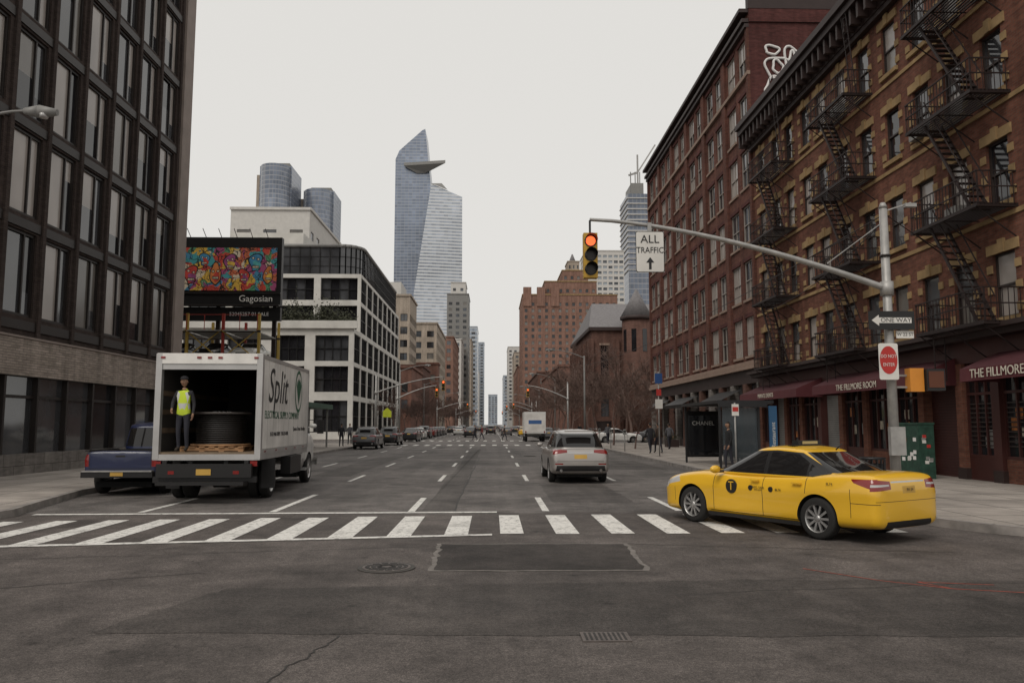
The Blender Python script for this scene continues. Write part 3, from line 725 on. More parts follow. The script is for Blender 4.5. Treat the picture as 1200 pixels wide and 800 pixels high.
COND={'S':lambda n:abs(n.y)>.3,'F':lambda n:n.x>.22,'B':lambda n:n.x<-.22,'T':lambda n:n.z>.3}
def cutpoly(bm,poly,ax,cond,mi):
    a,b=ax; cf=COND[cond]
    lo=(min(p[0] for p in poly)-.02,min(p[1] for p in poly)-.02); hi=(max(p[0] for p in poly)+.02,max(p[1] for p in poly)+.02)
    for i in range(len(poly)):
        p,q=poly[i],poly[(i+1)%len(poly)]
        fs=[]
        for f in bm.faces:
            if not cf(f.normal): continue
            va=[v.co[a] for v in f.verts]; vb=[v.co[b] for v in f.verts]
            if max(va)<lo[0] or min(va)>hi[0] or max(vb)<lo[1] or min(vb)>hi[1]: continue
            fs.append(f)
        if not fs: return
        co=[0,0,0];no=[0,0,0]; co[a]=p[0];co[b]=p[1]; no[a]=-(q[1]-p[1]); no[b]=q[0]-p[0]
        g=list({e for f in fs for e in f.edges})+list({v for f in fs for v in f.verts})+fs
        bmesh.ops.bisect_plane(bm,geom=g,dist=1e-5,plane_co=co,plane_no=no)
    for f in bm.faces:
        if cf(f.normal):
            c=f.calc_center_median()
            if inside((c[a],c[b]),poly): f.material_index=mi
TYRE=mat('tyre_rubber',(.018,.017,.016),.85); RIM=mat('alloy_rim',(.45,.44,.43),.35,.8); CHR=mat('chrome',(.5,.5,.5),.15,1)
CGL=glass('car_glass',(.014,.013,.013),.04,.6,.1); CTR=mat('car_trim_black',(.014,.013,.013),.4); RED=mat('tail_lamp_red',(.20,.012,.010),.15,coat=.5,spec=.5); CLR=mat('lamp_clear',(.45,.44,.43),.1,coat=.5)
PLT=mat('number_plate',(.50,.30,.06),.5); AMB=mat('lamp_amber',(.5,.16,.02),.3); CARC=mat('underbody',(.008,.008,.008),.9)
def wheel(mb,x,y,r,side,w=.22,steel=False):
    k=r/.335; M=Matrix.Translation((x,y,r))@Matrix.Rotation(0 if side>0 else math.pi,4,'Z')
    h=w/2
    mb.lathe([(.19*k,-h),(.29*k,-h),(.325*k,-h*.85),(.335*k,-h*.6),(.335*k,h*.6),(.325*k,h*.85),(.29*k,h),(.225*k,h*.97)],TYRE,32,M)
    mb.lathe([(.225*k,h*.97),(.218*k,h*.9),(.205*k,h*.55),(.205*k,-h)],RIM,32,M)
    mb.lathe([(.205*k,h*.2),(.001,h*.2)],CTR,32,M)
    if steel:
        mb.lathe([(.205*k,h*.5),(.12*k,h*.2),(.08*k,h*.9),(.001,h*.95)],mat('steel_wheel',(.35,.34,.33),.5,.3),32,M)
    else:
        for i in range(10):
            a=2*math.pi*i/10; MM=M@Matrix.Rotation(a,4,'Y')
            mb.box((.03*k,h*.45,-.018*k),(.212*k,h*.78,.018*k),RIM,MM)
        mb.lathe([(.055*k,h*.5),(.055*k,h*.85),(.03*k,h*.92),(.001,h*.93)],RIM,16,M)
def section(x,w,zb,zt,cr):
    h=zt-zb
    half=[(0,zb),(.78*w,zb),(.92*w,zb+.05*h),(.985*w,zb+.14*h),(.980*w,zb+.32*h),(.982*w,zb+.50*h),(1.0*w,zb+.68*h),(.978*w,zb+.74*h),(.945*w,zt-.10*h),(.88*w,zt-.01*h),(.55*w,zt+cr*.55),(0,zt+cr)]
    return [(x,y,z) for y,z in half]+[(x,-y,z) for y,z in half[-2:0:-1]]
def carbody(S,root,fine=True):
    paint=S['paint']; mats=[paint,CGL,CTR,RED,CLR,CARC,PLT,AMB,CHR]
    xs=np.array(sorted(set(list(np.linspace(S['x0'],S['x1'],34 if fine else 20))+[S['x0']+.04,S['x0']+.1,S['x1']-.04,S['x1']-.1])))
    T=pchip(xs,S['top']);B=pchip(xs,S['bot']);Wd=pchip(xs,S['wid'])
    low=ringmesh('body',[section(x,w,b,t,S.get('cr',.03)) for x,w,b,t in zip(xs,Wd,B,T)],mats,1)
    cut=MB(); wr=S['wr']
    wmax=max(Wd)
    for wx in S['wheels']:
        for s in (1,-1):
            cut.lathe([(.0001,s*(wmax-.32)),(wr+.045,s*(wmax-.32)),(wr+.045,s*(wmax+.2)),(.0001,s*(wmax+.2))],CARC,32,Matrix.Translation((wx,0,wr+.01)))
    co=cut.build('cut'); 
    bm=bmesh.new(); bm.from_mesh(co.data); bmesh.ops.remove_doubles(bm,verts=bm.verts,dist=.001); bmesh.ops.recalc_face_normals(bm,faces=bm.faces); bm.to_mesh(co.data); bm.free()
    md=low.modifiers.new('b','BOOLEAN'); md.operation='DIFFERENCE'; md.object=co; md.solver='EXACT'; md.material_mode='TRANSFER'
    bake(low); bpy.data.objects.remove(co)
    if S.get('bed'):
        c2=MB(); c2.box(*S['bed'],CTR); c2=c2.build('c2'); md=low.modifiers.new('b','BOOLEAN'); md.operation='DIFFERENCE'; md.object=c2; md.solver='EXACT'; md.material_mode='TRANSFER'; bake(low); bpy.data.objects.remove(c2)
    g=S['gh']; rings=[]; N=44
    def plan(cx,L,Wt,n=4.2):
        r=[]
        for j in range(N):
            t=2*math.pi*j/N; c,s=math.cos(t),math.sin(t)
            r.append((cx+L*abs(c)**(2/n)*(1 if c>=0 else -1),Wt*abs(s)**(2/n)*(1 if s>=0 else -1)))
        return r
    for t in (0,.12,.3,.5,.7,.85,.95,1.0):
        tt=t; rr=g['xb0']+(g['xt0']-g['xb0'])*tt**1.25; ff=g['xb1']+(g['xt1']-g['xb1'])*tt**1.15; W2=g['wb']+(g['wt']-g['wb'])*tt**1.5
        rings.append([(x,y,g['zb']+(g['zt']-g['zb']-g['arc']*((x-g['mid'])/(g['xt1']-g['mid']))**2*tt)*t) for x,y in plan((rr+ff)/2,(ff-rr)/2,W2)])
    last=rings[-1]; cx=(g['xt0']+g['xt1'])/2
    for k,zc in ((.93,.022),(.75,.045),(.4,.062),(.1,.068)): rings.append([(cx+(x-cx)*k,y*k,z+zc+g['arc']*((x-g['mid'])/(g['xt1']-g['mid']))**2*(1-k)) for x,y,z in last])
    gh=ringmesh('cabin',rings,mats,1)
    for o in (low,gh):
        bm=bmesh.new(); bm.from_mesh(o.data); bm.normal_update()
        for tgt,ax,poly,cond,mi in S['polys']:
            if (tgt=='L')==(o is low): cutpoly(bm,poly,ax,cond,mi)
        bm.to_mesh(o.data); bm.free()
        for p in o.data.polygons: p.use_smooth=True
        try: o.data.set_sharp_from_angle(angle=R(38))
        except Exception: pass
        o.parent=root
    mb=MB()
    for wx in S['wheels']:
        for s in (1,-1): wheel(mb,wx,s*(wmax-.125),wr,s,.21,S.get('steel',False))
    mb.build('wheels',root)
    mb=MB()
    mb.box((S['x0']+.3,-wmax*.75,.2),(S['x1']-.3,wmax*.75,.34),CARC)
    mx,mz=S['mirror']
    for s in (1,-1):
        mb.box((mx-.05,s*(g['wb']-.02),mz-.01),(mx+.03,s*(g['wb']+.14),mz+.03),paint); 
    mb.build('underbody',root)
    for s in (1,-1):
        me=bpy.data.meshes.new('mirror'); bm=bmesh.new(); bmesh.ops.create_icosphere(bm,subdivisions=2,radius=1); bm.to_mesh(me); bm.free(); me.materials.append(paint)
        for p in me.polygons: p.use_smooth=True
        o=bpy.data.objects.new('mirror',me); COL.objects.link(o); o.scale=(.07,.12,.075); o.location=(mx-.01,s*(g['wb']+.17),mz+.05); o.parent=root
    return low,gh
def line(x,z0,z1,w=.012): return [(x,z0),(x+w,z0),(x+w,z1),(x,z1)]
SED=dict(x0=-2.42,x1=2.40,
 top=[(-2.42,.84),(-2.40,.96),(-2.34,1.045),(-2.15,1.075),(-1.7,1.065),(-1.0,1.00),(0,.965),(.9,.96),(1.15,.975),(1.6,.935),(2.0,.87),(2.22,.80),(2.35,.71),(2.40,.63)],
 bot=[(-2.42,.36),(-2.38,.25),(-2.1,.215),(-1.5,.20),(1.5,.18),(2.1,.18),(2.34,.19),(2.40,.27)],
 wid=[(-2.42,.70),(-2.39,.80),(-2.28,.86),(-1.9,.89),(-1.2,.905),(0,.91),(1.3,.908),(1.8,.892),(2.08,.85),(2.26,.765),(2.36,.64),(2.40,.54)],
 gh=dict(xb0=-2.0,xb1=1.20,xt0=-1.06,xt1=.16,wb=.825,wt=.615,zb=.90,zt=1.42,arc=.035,mid=-.4),
 wheels=(1.43,-1.36),wr=.335,mirror=(.72,.98),
 polys=[
 ('G',(0,2),[(.90,.985),(.10,1.375),(-.42,1.40),(-.92,1.37),(-1.54,1.07),(-1.48,.99)],'S',2),
 ('G',(0,2),[(.78,1.0),(.10,1.35),(-.24,1.375),(-.24,.998)],'S',1),
 ('G',(0,2),[(-.32,.998),(-.32,1.375),(-.88,1.345),(-1.12,1.22),(-1.12,1.0)],'S',1),
 ('G',(0,2),[(-1.16,1.0),(-1.16,1.20),(-1.44,1.065),(-1.40,1.0)],'S',1),
 ('G',(1,2),[(-.70,.93),(.70,.93),(.55,1.37),(-.55,1.37)],'F',1),
 ('G',(1,2),[(-.68,1.06),(.68,1.06),(.54,1.38),(-.54,1.38)],'B',1),
 ('L',(0,2),line(.86,.30,.96),'S',2),('L',(0,2),line(-.28,.28,.97),'S',2),('L',(0,2),line(-1.16,.72,.98),'S',2),
 ('L',(0,2),[(-1.0,.275),(.95,.275),(.95,.287),(-1.0,.287)],'S',2),
 ('L',(0,2),line(-1.98,.40,.84,.010),'S',2),('L',(0,2),line(1.90,.38,.64,.010),'S',2),
 ('L',(0,2),[(-2.4,.62),(-1.98,.62),(-1.98,.63),(-2.4,.63)],'S',2),
 ('L',(1,2),[(-.87,.82),(-.46,.85),(-.46,.97),(-.87,1.01)],'B',3),('L',(1,2),[(.87,.82),(.46,.85),(.46,.97),(.87,1.01)],'B',3),
 ('L',(0,2),[(-2.42,.82),(-2.02,.94),(-1.97,.995),(-2.40,1.005)],'S',3),
 ('L',(1,2),[(-.86,.885),(-.50,.90),(-.50,.925),(-.86,.925)],'B',4),('L',(1,2),[(.86,.885),(.50,.90),(.50,.925),(.86,.925)],'B',4),
 ('L',(1,2),[(-.44,.945),(.44,.945),(.44,.97),(-.44,.97)],'B',8),
 ('L',(1,2),[(-.17,.78),(.17,.78),(.17,.89),(-.17,.89)],'B',6),
 ('L',(1,2),[(-.80,.66),(.80,.66),(.80,.668),(-.80,.668)],'B',2),
 ('L',(1,2),[(-.62,.25),(.62,.25),(.58,.36),(-.58,.36)],'B',2),
 ('L',(0,2),[(1.76,.75),(2.22,.66),(2.32,.70),(1.84,.87)],'S',4),
 ('L',(1,2),[(-.80,.62),(-.42,.60),(-.42,.70),(-.80,.76)],'F',4),('L',(1,2),[(.80,.62),(.42,.60),(.42,.70),(.80,.76)],'F',4),
 ('L',(1,2),[(-.38,.28),(.38,.28),(.38,.56),(-.38,.56)],'F',2),
 ])
def sedan(name,loc,ang,paint,extra=None):
    S=dict(SED); S['paint']=paint; root=empty(name,loc,ang); carbody(S,root)
    mb=MB()
    for x in (-.12,-1.0):
        for s in (1,-1): mb.box((x-.09,s*.90-.012,.865),(x+.09,s*.90+.028,.888),paint)
    mb.build('door_handles',root)
    return root
def dup(root,name,loc,ang,paint=None):
    e=empty(name,loc,ang)
    for c in root.children:
        o=c.copy(); 
        if paint and len(c.data.materials) and c.name.split('.')[0] in('body','cabin','mirror','door_handles'):
            o.data=c.data.copy(); o.data.materials[0]=paint
        COL.objects.link(o); o.parent=e
    return e
YEL=mat('taxi_yellow',(.72,.41,.018),.35,var=.03,coat=.7,spec=.5)
SIL=mat('paint_silver_taupe',(.34,.315,.295),.35,.45,var=.03,coat=.6)
NAV=mat('paint_navy',(.014,.020,.060),.35,var=.05,coat=.5)
BLK=mat('paint_black',(.014,.014,.015),.3,var=.03,coat=.6)
WPT=mat('paint_white',(.66,.65,.62),.4,var=.04,coat=.3)
GRY=mat('paint_grey',(.12,.12,.125),.35,.3,var=.03,coat=.5)
REDP=mat('paint_red',(.20,.02,.015),.35,var=.03,coat=.5)
base=sedan('parked_car',(-8.9,88,.004),R(90),BLK)
rw=Vector((5.32,13.02)); fw=Vector((3.90,15.42)); d=(fw-rw).normalized(); left=Vector((-d.y,d.x))
mid=rw+d*1.36-left*(.80)
taxi=dup(base,'taxi_cab',(mid.x,mid.y,.004),math.atan2(d.y,d.x),YEL)
mb=MB()
mb.box((-.60,-.42,1.475),(-.46,.42,1.49),CTR); mb.box((-.60,-.30,1.49),(-.46,.30,1.565),CTR); mb.box((-.61,-.2,1.505),(-.45,.2,1.553),mat('taxi_sign',(.40,.33,.16),.4)); 
mb.cyl((-1.2,.1,1.42),(-1.32,.1,1.52),.012,.006,CTR,6)
DEC=mat('decal_black',(.016,.014,.012),.4)
yl=.908
mb.cyl((.42,yl-.02,.74),(.42,yl+.006,.74),.125,.125,DEC,28)
mb.cyl((-.02,yl-.02,.74),(-.02,yl+.006,.74),.045,.045,DEC,18); mb.cyl((-.46,yl-.02,.74),(-.46,yl+.006,.74),.045,.045,DEC,18)
for s in (1,-1): mb.box((-1.05,s*.86-.04,.19),(1.0,s*.86+.04,.25),CTR)
mb.build('decals',taxi)
text('T',.22,(.42,yl+.008,.74),(R(90),0,R(180)),YEL,taxi,ext=.001)
text('NYC TAXI',.055,(-.20,yl+.006,.755),(R(90),0,R(180)),DEC,taxi,ext=.001); text('NYC.GOV',.035,(-.19,yl+.006,.715),(R(90),0,R(180)),DEC,taxi,ext=.001)
text('8L74',.06,(-.62,yl+.006,.74),(R(90),0,R(180)),DEC,taxi,ext=.001)
text('8L74',.06,(-1.62,.893,.90),(R(90),0,R(180)),DEC,taxi,ext=.001)
text('9H 24',.07,(-2.43,0,.835),(R(90),0,R(-90)),DEC,taxi,ext=.001)
# SUV
SUV=dict(x0=-2.40,x1=2.38,
 top=[(-2.40,.72),(-2.36,.92),(-2.28,1.06),(-2.0,1.10),(0,1.07),(1.0,1.08),(1.6,1.03),(2.1,.92),(2.3,.78),(2.38,.64)],
 bot=[(-2.40,.44),(-2.32,.34),(-2.0,.27),(2.0,.25),(2.3,.30),(2.38,.42)],
 wid=[(-2.40,.74),(-2.34,.86),(-2.15,.925),(-1.2,.945),(1.3,.94),(1.9,.90),(2.2,.80),(2.38,.56)],
 gh=dict(xb0=-2.30,xb1=1.2,xt0=-1.80,xt1=.35,wb=.86,wt=.66,zb=1.0,zt=1.63,arc=.05,mid=-.5),
 wheels=(1.42,-1.37),wr=.37,mirror=(.8,1.1),paint=SIL,
 polys=[('G',(0,2),[(.9,1.10),(.3,1.53),(-1.5,1.55),(-2.0,1.2),(-1.9,1.12)],'S',2),
 ('G',(0,2),[(.75,1.13),(.25,1.51),(-.25,1.53),(-.25,1.13)],'S',1),('G',(0,2),[(-.33,1.13),(-.33,1.53),(-1.2,1.52),(-1.2,1.13)],'S',1),('G',(0,2),[(-1.28,1.14),(-1.28,1.51),(-1.5,1.5),(-1.85,1.2)],'S',1),
 ('G',(1,2),[(-.78,1.13),(.78,1.13),(.62,1.56),(-.62,1.56)],'B',1),('G',(1,2),[(-.76,1.1),(.76,1.1),(.62,1.54),(-.62,1.54)],'F',1),
 ('L',(1,2),[(-.90,.91),(-.42,.97),(-.42,1.05),(-.93,1.09)],'B',3),('L',(1,2),[(.90,.91),(.42,.97),(.42,1.05),(.93,1.09)],'B',3),
 ('L',(0,2),[(-2.36,.94),(-2.05,1.02),(-2.05,1.08),(-2.34,1.09)],'S',3),
 ('L',(1,2),[(-.20,.78),(.20,.78),(.20,.91),(-.20,.91)],'B',6),('L',(1,2),[(-.40,.955),(.40,.955),(.40,.985),(-.40,.985)],'B',8),
 ('L',(1,2),[(-.78,.40),(.78,.40),(.75,.57),(-.75,.57)],'B',2),('L',(1,2),[(-.80,.60),(-.55,.60),(-.55,.64),(-.80,.64)],'B',3),('L',(1,2),[(.80,.60),(.55,.60),(.55,.64),(.80,.64)],'B',3),
 ('L',(1,2),[(-.74,.70),(.74,.70),(.74,.708),(-.74,.708)],'B',2),
 ('L',(0,2),line(.86,.34,1.06),'S',2),('L',(0,2),line(-.3,.34,1.06),'S',2),
 ('L',(1,2),[(-.80,.74),(-.45,.70),(-.45,.80),(-.80,.84)],'F',4),('L',(1,2),[(.80,.74),(.45,.70),(.45,.80),(.80,.84)],'F',4),('L',(1,2),[(-.35,.4),(.35,.4),(.35,.78),(-.35,.78)],'F',2)])
suv=empty('suv',(2.72,27.4,.004),R(91)); carbody(SUV,suv)
mb=MB()
for s in (1,-1): mb.box((-1.7,s*.60-.02,1.69),(.1,s*.60+.02,1.72),CHR)
mb.box((-2.1,-.45,1.615),(-1.85,.45,1.65),SIL); mb.cyl((-2.36,-.62,.42),(-2.42,-.62,.42),.045,.045,CHR,12); mb.cyl((-2.36,.62,.42),(-2.42,.62,.42),.045,.045,CHR,12)
mb.build('roof_rails',suv)
# pickup
PK=dict(x0=-2.75,x1=2.75,
 top=[(-2.75,1.06),(-2.7,1.10),(0,1.10),(1.1,1.10),(1.9,1.05),(2.5,.97),(2.7,.88),(2.75,.77)],
 bot=[(-2.75,.50),(-2.6,.44),(2.5,.42),(2.7,.48),(2.75,.55)],
 wid=[(-2.75,.88),(-2.70,.93),(-2.3,.95),(2.0,.95),(2.5,.90),(2.75,.72)],
 gh=dict(xb0=-.85,xb1=1.35,xt0=-.72,xt1=.55,wb=.88,wt=.72,zb=1.02,zt=1.76,arc=.03,mid=0),
 wheels=(1.75,-1.75),wr=.40,mirror=(.95,1.16),paint=NAV,cr=.01,steel=True,
 bed=((-2.63,-.80,.62),(-.92,.80,1.5)),
 polys=[('G',(0,2),[(1.0,1.17),(.5,1.64),(.05,1.67),(.05,1.17)],'S',1),('G',(0,2),[(-.03,1.17),(-.03,1.67),(-.58,1.66),(-.62,1.17)],'S',1),
 ('G',(1,2),[(-.72,1.17),(.72,1.17),(.64,1.66),(-.64,1.66)],'B',1),('G',(1,2),[(-.74,1.15),(.74,1.15),(.62,1.66),(-.62,1.66)],'F',1),
 ('L',(1,2),[(-.94,.72),(-.80,.72),(-.80,1.02),(-.94,1.02)],'B',3),('L',(1,2),[(.94,.72),(.80,.72),(.80,1.02),(.94,1.02)],'B',3),
 ('L',(0,2),line(-.88,.5,1.10,.02),'S',2),('L',(0,2),line(.15,.5,1.06),'S',2),('L',(1,2),[(-.78,.66),(.78,.66),(.78,.675),(-.78,.675)],'B',2),('L',(1,2),[(-.79,.66),(-.775,.66),(-.775,1.1),(-.79,1.1)],'B',2),('L',(1,2),[(.79,.66),(.775,.66),(.775,1.1),(.79,1.1)],'B',2),('L',(1,2),[(-.12,.95),(.12,.95),(.12,1.0),(-.12,1.0)],'B',2),
 ('L',(1,2),[(-.82,.7),(-.5,.7),(-.5,.85),(-.82,.85)],'F',4),('L',(1,2),[(.82,.7),(.5,.7),(.5,.85),(.82,.85)],'F',4)])
pk=empty('pickup_truck',(-9.74,23.9,.004),R(91.5)); carbody(PK,pk); pk.scale=(1,1,1.05)
mb=MB(); mb.box((-2.93,-.9,.46),(-2.76,.9,.60),CTR); mb.box((-2.935,-.16,.50),(-2.931,.16,.6),PLT); mb.box((-2.95,-.88,.60),(-2.76,.88,.63),STEEL)
for s in (1,-1): mb.box((-2.7,s*.87-.05,1.09),(-.9,s*.87+.05,1.125),CTR)
mb.build('rear_bumper',pk)
# ---- box truck (local +x forward, rear of box at x=0)
TR=empty('box_truck',(-6.80,19.35,.004),R(92))
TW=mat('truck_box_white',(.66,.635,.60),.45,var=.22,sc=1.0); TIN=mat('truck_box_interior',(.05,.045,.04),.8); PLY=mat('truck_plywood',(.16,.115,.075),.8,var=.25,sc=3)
TRL=mat('truck_rail_alu',(.45,.44,.43),.4,.5)
mb=MB(); L=5.7;hw=1.25;zb=1.14;zt=3.52
mb.box((0.0,-hw,zb),(L,-hw+.05,zt),TW); mb.box((0.0,hw-.05,zb),(L,hw,zt),TW); mb.box((L-.05,-hw+.05,zb),(L,hw-.05,zt),TW)
mb.box((0,-hw+.05,zt-.05),(L,hw-.05,zt),TW); mb.box((0,-hw+.05,zb),(L-.05,hw-.05,zb+.05),PLY)
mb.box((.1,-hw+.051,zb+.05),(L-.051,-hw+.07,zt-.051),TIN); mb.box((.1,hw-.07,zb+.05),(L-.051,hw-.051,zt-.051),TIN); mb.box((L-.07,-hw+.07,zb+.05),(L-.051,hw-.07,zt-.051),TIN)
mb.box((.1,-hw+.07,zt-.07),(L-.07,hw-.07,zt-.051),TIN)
for k in range(3):
    z=zb+.5+k*.45
    for s in (1,-1): mb.box((.2,s*(hw-.085)-.012,z),(L-.1,s*(hw-.085)+.012,z+.12),PLY)
for s in (1,-1): mb.box((-.06,s*(hw-.06)-.07,zb-.12),(.1,s*(hw-.06)+.07,zt+.02),TRL)
mb.box((-.058,-hw+.01,zt-.22),(.098,hw-.01,zt+.03),TW); mb.box((-.03,-hw+.12,zt-.36),(.06,hw-.12,zt-.22),TRL)
for k in (-.25,0,.25,-1.1,1.1): mb.box((-.075,k-.05,zt-.10),(-.058,k+.05,zt-.05),RED)
mb.box((-.05,-hw,zb-.14),(L,hw,zb),TRL)
for k in range(9):
    for s in (1,-1): mb.box((.6+k*.6,s*hw-.002,zb+.12),(.606+k*.6,s*hw+.002,zt-.08),TRL)
for s in (1,-1):
    mb.box((0,s*hw-.012,zb-.002),(L,s*hw+.012,zb+.12),TRL); mb.box((0,s*hw-.012,zt-.08),(L,s*hw+.014,zt+.012),TRL); mb.box((L-.08,s*hw-.014,zb+.12),(L+.01,s*hw+.016,zt-.08),TRL)
    for k in range(5): mb.box((.3+k*1.15,s*(hw+.012)-.004,zb+.03),(.5+k*1.15,s*(hw+.012)+.004,zb+.07),RED)
    mb.box((.1,s*.42-.05,.72),(8.0,s*.42+.05,.98),CTR); mb.box((.75,s*1.15-.28,.28),(.78,s*1.15+.05,1.0),CTR)
    mb.box((2.9,s*1.1-.25,.5),(4.3,s*1.1+.02,.98),CTR)
for k in range(7): mb.box((.3+k*.8,-1.2,1.0-.02),(.4+k*.8,1.2,1.0),CTR)
mb.box((-.12,-1.2,.48),(-.02,1.2,.62),CTR); mb.box((-.22,-1.1,.60),(-.12,1.1,.92),CTR); mb.box((-.5,-1.0,.44),(-.12,1.0,.52),CTR)
for s in (1,-1):
    mb.box((-.10,s*.95-.05,.5),(.3,s*.95+.05,1.0),CTR); mb.box((-.09,s*1.12-.08,.86),(-.05,s*1.12+.08,.98),RED); mb.box((-.12,s*.75-.07,.68),(-.225,s*.75+.07,.76),RED)
mb.box((-.235,-.17,.66),(-.222,.17,.80),PLT)
for s in (1,-1):
    wheel(mb,1.45,s*1.08,.46,s,.24,True); wheel(mb,1.45,s*.80,.46,s,.24,True); wheel(mb,6.75,s*1.0,.46,s,.25,True)
mb.cyl((1.45,-1,.46),(1.45,1,.46),.09,.09,CTR,10); mb.cyl((1.3,-.2,.46),(1.3,.2,.46),.2,.2,CTR,10)
mb.cyl((4.6,-.95,.7),(5.5,-.95,.7),.25,.25,STEEL,16)
mb.build('cargo_box',TR)
CAB=dict(x0=5.85,x1=8.25,
 top=[(5.85,1.60),(5.95,1.62),(6.9,1.62),(7.15,1.60),(7.8,1.50),(8.1,1.40),(8.2,1.25),(8.25,1.1)],
 bot=[(5.85,.72),(6.0,.62),(8.0,.55),(8.2,.6),(8.25,.68)],
 wid=[(5.85,1.06),(6.0,1.12),(7.0,1.14),(7.3,1.13),(7.9,1.06),(8.15,.92),(8.25,.75)],
 gh=dict(xb0=5.87,xb1=7.35,xt0=5.95,xt1=6.75,wb=1.02,wt=.88,zb=1.5,zt=2.32,arc=.02,mid=6.35),
 wheels=(6.75,),wr=.46,mirror=(7.0,1.75),paint=WPT,cr=.05,
 polys=[('G',(0,2),[(7.15,1.66),(6.75,2.2),(6.15,2.2),(6.15,1.66)],'S',1),('G',(1,2),[(-.85,1.66),(.85,1.66),(.75,2.2),(-.75,2.2)],'F',1),('L',(0,2),line(7.1,.7,1.6,.02),'S',2),('L',(0,2),line(6.05,.7,1.6,.02),'S',2),
 ('L',(1,2),[(-.8,.9),(-.5,.9),(-.5,1.15),(-.8,1.15)],'F',4),('L',(1,2),[(.8,.9),(.5,.9),(.5,1.15),(.8,1.15)],'F',4),('L',(1,2),[(-.4,.8),(.4,.8),(.4,1.25),(-.4,1.25)],'F',2)])
carbody(CAB,TR,False)
mb=MB()
for s in (1,-1):
    mb.box((6.95,s*1.42-.1,1.55),(7.0,s*1.42+.1,2.0),CTR); mb.bar((6.9,s*1.0,1.6),(6.97,s*1.42,1.6),.018,CTR); mb.bar((6.9,s*.95,2.0),(6.97,s*1.42,1.98),.018,CTR)
    mb.box((6.0,s*1.05-.1,.42),(6.25,s*1.05+.1,.5),TRL)
mb.box((8.2,-1.1,.5),(8.36,1.1,.75),CHR)
mb.build('mirrors_and_bumper',TR)
GNL=mat('logo_green',(.02,.10,.05),.6); LBK=mat('logo_black',(.02,.02,.02),.6)
text('Split',1.25,(1.65,-hw-.006,2.78),(R(90),0,0),LBK,TR,shear=.22,ext=.002,sx=1.0)
text('ELECTRICAL SUPPLY COMPANY',.27,(2.3,-hw-.006,2.08),(R(90),0,0),GNL,TR,ext=.002,sx=1.05)
text('Queens  Bronx  Brooklyn',.16,(4.4,-hw-.006,1.72),(R(90),0,0),LBK,TR,ext=.002)
text('10-33 44th DRIVE  718-555-0100',.15,(1.9,-hw-.006,1.6),(R(90),0,0),LBK,TR,ext=.002)
mb=MB()
for k,r in enumerate((.56,.47)):
    c=(4.2,2.80); pts=[(c[0]+r*.86*math.cos(t),-hw-.005-k*.003,c[1]+r*1.1*math.sin(t)) for t in np.linspace(0,2*math.pi,33)[:-1]]
    mb.face(pts,GNL if k==0 else TW)
for k in range(7):
    t=-1.0+k*.33; mb.face([(4.2,-hw-.011,2.40),(4.2+.34*math.sin(t)-.05,-hw-.011,2.82+.3*math.cos(t)),(4.2+.40*math.sin(t),-hw-.011,2.85+.34*math.cos(t)),(4.2+.34*math.sin(t)+.07,-hw-.011,2.79+.3*math.cos(t))],GNL)
mb.build('logo',TR)
def onTruck(x,y,z): a=R(92); return (-6.80+x*math.cos(a)-y*math.sin(a),19.35+x*math.sin(a)+y*math.cos(a),z+.004)
WOOD=mat('pallet_wood',(.32,.18,.09),.8,var=.3,sc=4); CBL=mat('cable_black',(.03,.027,.025),.5)
mb=MB()
for k in range(7): mb.box((-.75,-.75+k*.23,.10),(.75,-.62+k*.23,.125),WOOD)
for k in (-.72,-.05,.62): mb.box((k,-.75,.02),(k+.1,.76,.10),WOOD)
for k in range(4): mb.box((-.75,-.75+k*.46,.0),(.75,-.63+k*.46,.02),WOOD)
mb.build('wooden_pallet',loc=onTruck(1.0,-.02,zb+.05),rot=(0,0,R(92)))
mb=MB(); mb.cyl((0,0,0),(0,0,.05),.72,.72,WOOD,36); mb.cyl((0,0,.78),(0,0,.83),.72,.72,mat('reel_flange_dark',(.07,.06,.055),.7),36); mb.cyl((0,0,.05),(0,0,.78),.56,.56,CBL,36)
for k in range(14): mb.cyl((0,0,.055+k*.052),(0,0,.08+k*.052),.60,.60,CBL,36)
for k in range(12):
    t=k*math.pi/6; mb.cyl((math.cos(t)*.2,math.sin(t)*.2,.83),(math.cos(t)*.2,math.sin(t)*.2,.85),.03,.03,STEEL,8)
mb.build('cable_reel',loc=onTruck(1.0,-.02,zb+.05+.126))

# ---- distant traffic
def car(x,y,a,p,n='car'): return dup(base,n,(x,y,.004),R(a),p)
car(-9.3,96,90,GRY,'parked_car'); car(-9.3,102,90,WPT,'parked_car'); car(-9.3,120,90,REDP,'parked_car'); car(-9.3,127,90,BLK,'parked_car')
car(-9.3,134,90,GRY,'parked_car'); car(-9.3,141,90,BLK,'parked_car'); car(-9.3,148,90,SIL,'parked_car')
for i in range(8): car(-9.3,178+i*6.6,90,[BLK,GRY,SIL,REDP,BLK,WPT,GRY,BLK][i],'parked_car')
car(-3.2,118,90,BLK);car(2.4,135,90,GRY);car(-5.8,140,90,WPT);car(5.0,176,90,BLK);car(-.2,180,90,YEL,'taxi_cab');car(2.6,208,90,GRY);car(-3.3,206,90,BLK); car(5.0,128,90,YEL,'taxi_cab'); car(-5.9,226,90,SIL)
car(12.5,80,3,WPT); car(17.2,83.5,2,GRY)
for i in range(7): car(6.9,100+i*6.4,90,[GRY,BLK,WPT,REDP,BLK,SIL,GRY][i],'parked_car')
for i in range(6): car(6.9,180+i*6.6,90,[GRY,BLK,WPT,BLK,SIL,GRY][i],'parked_car')
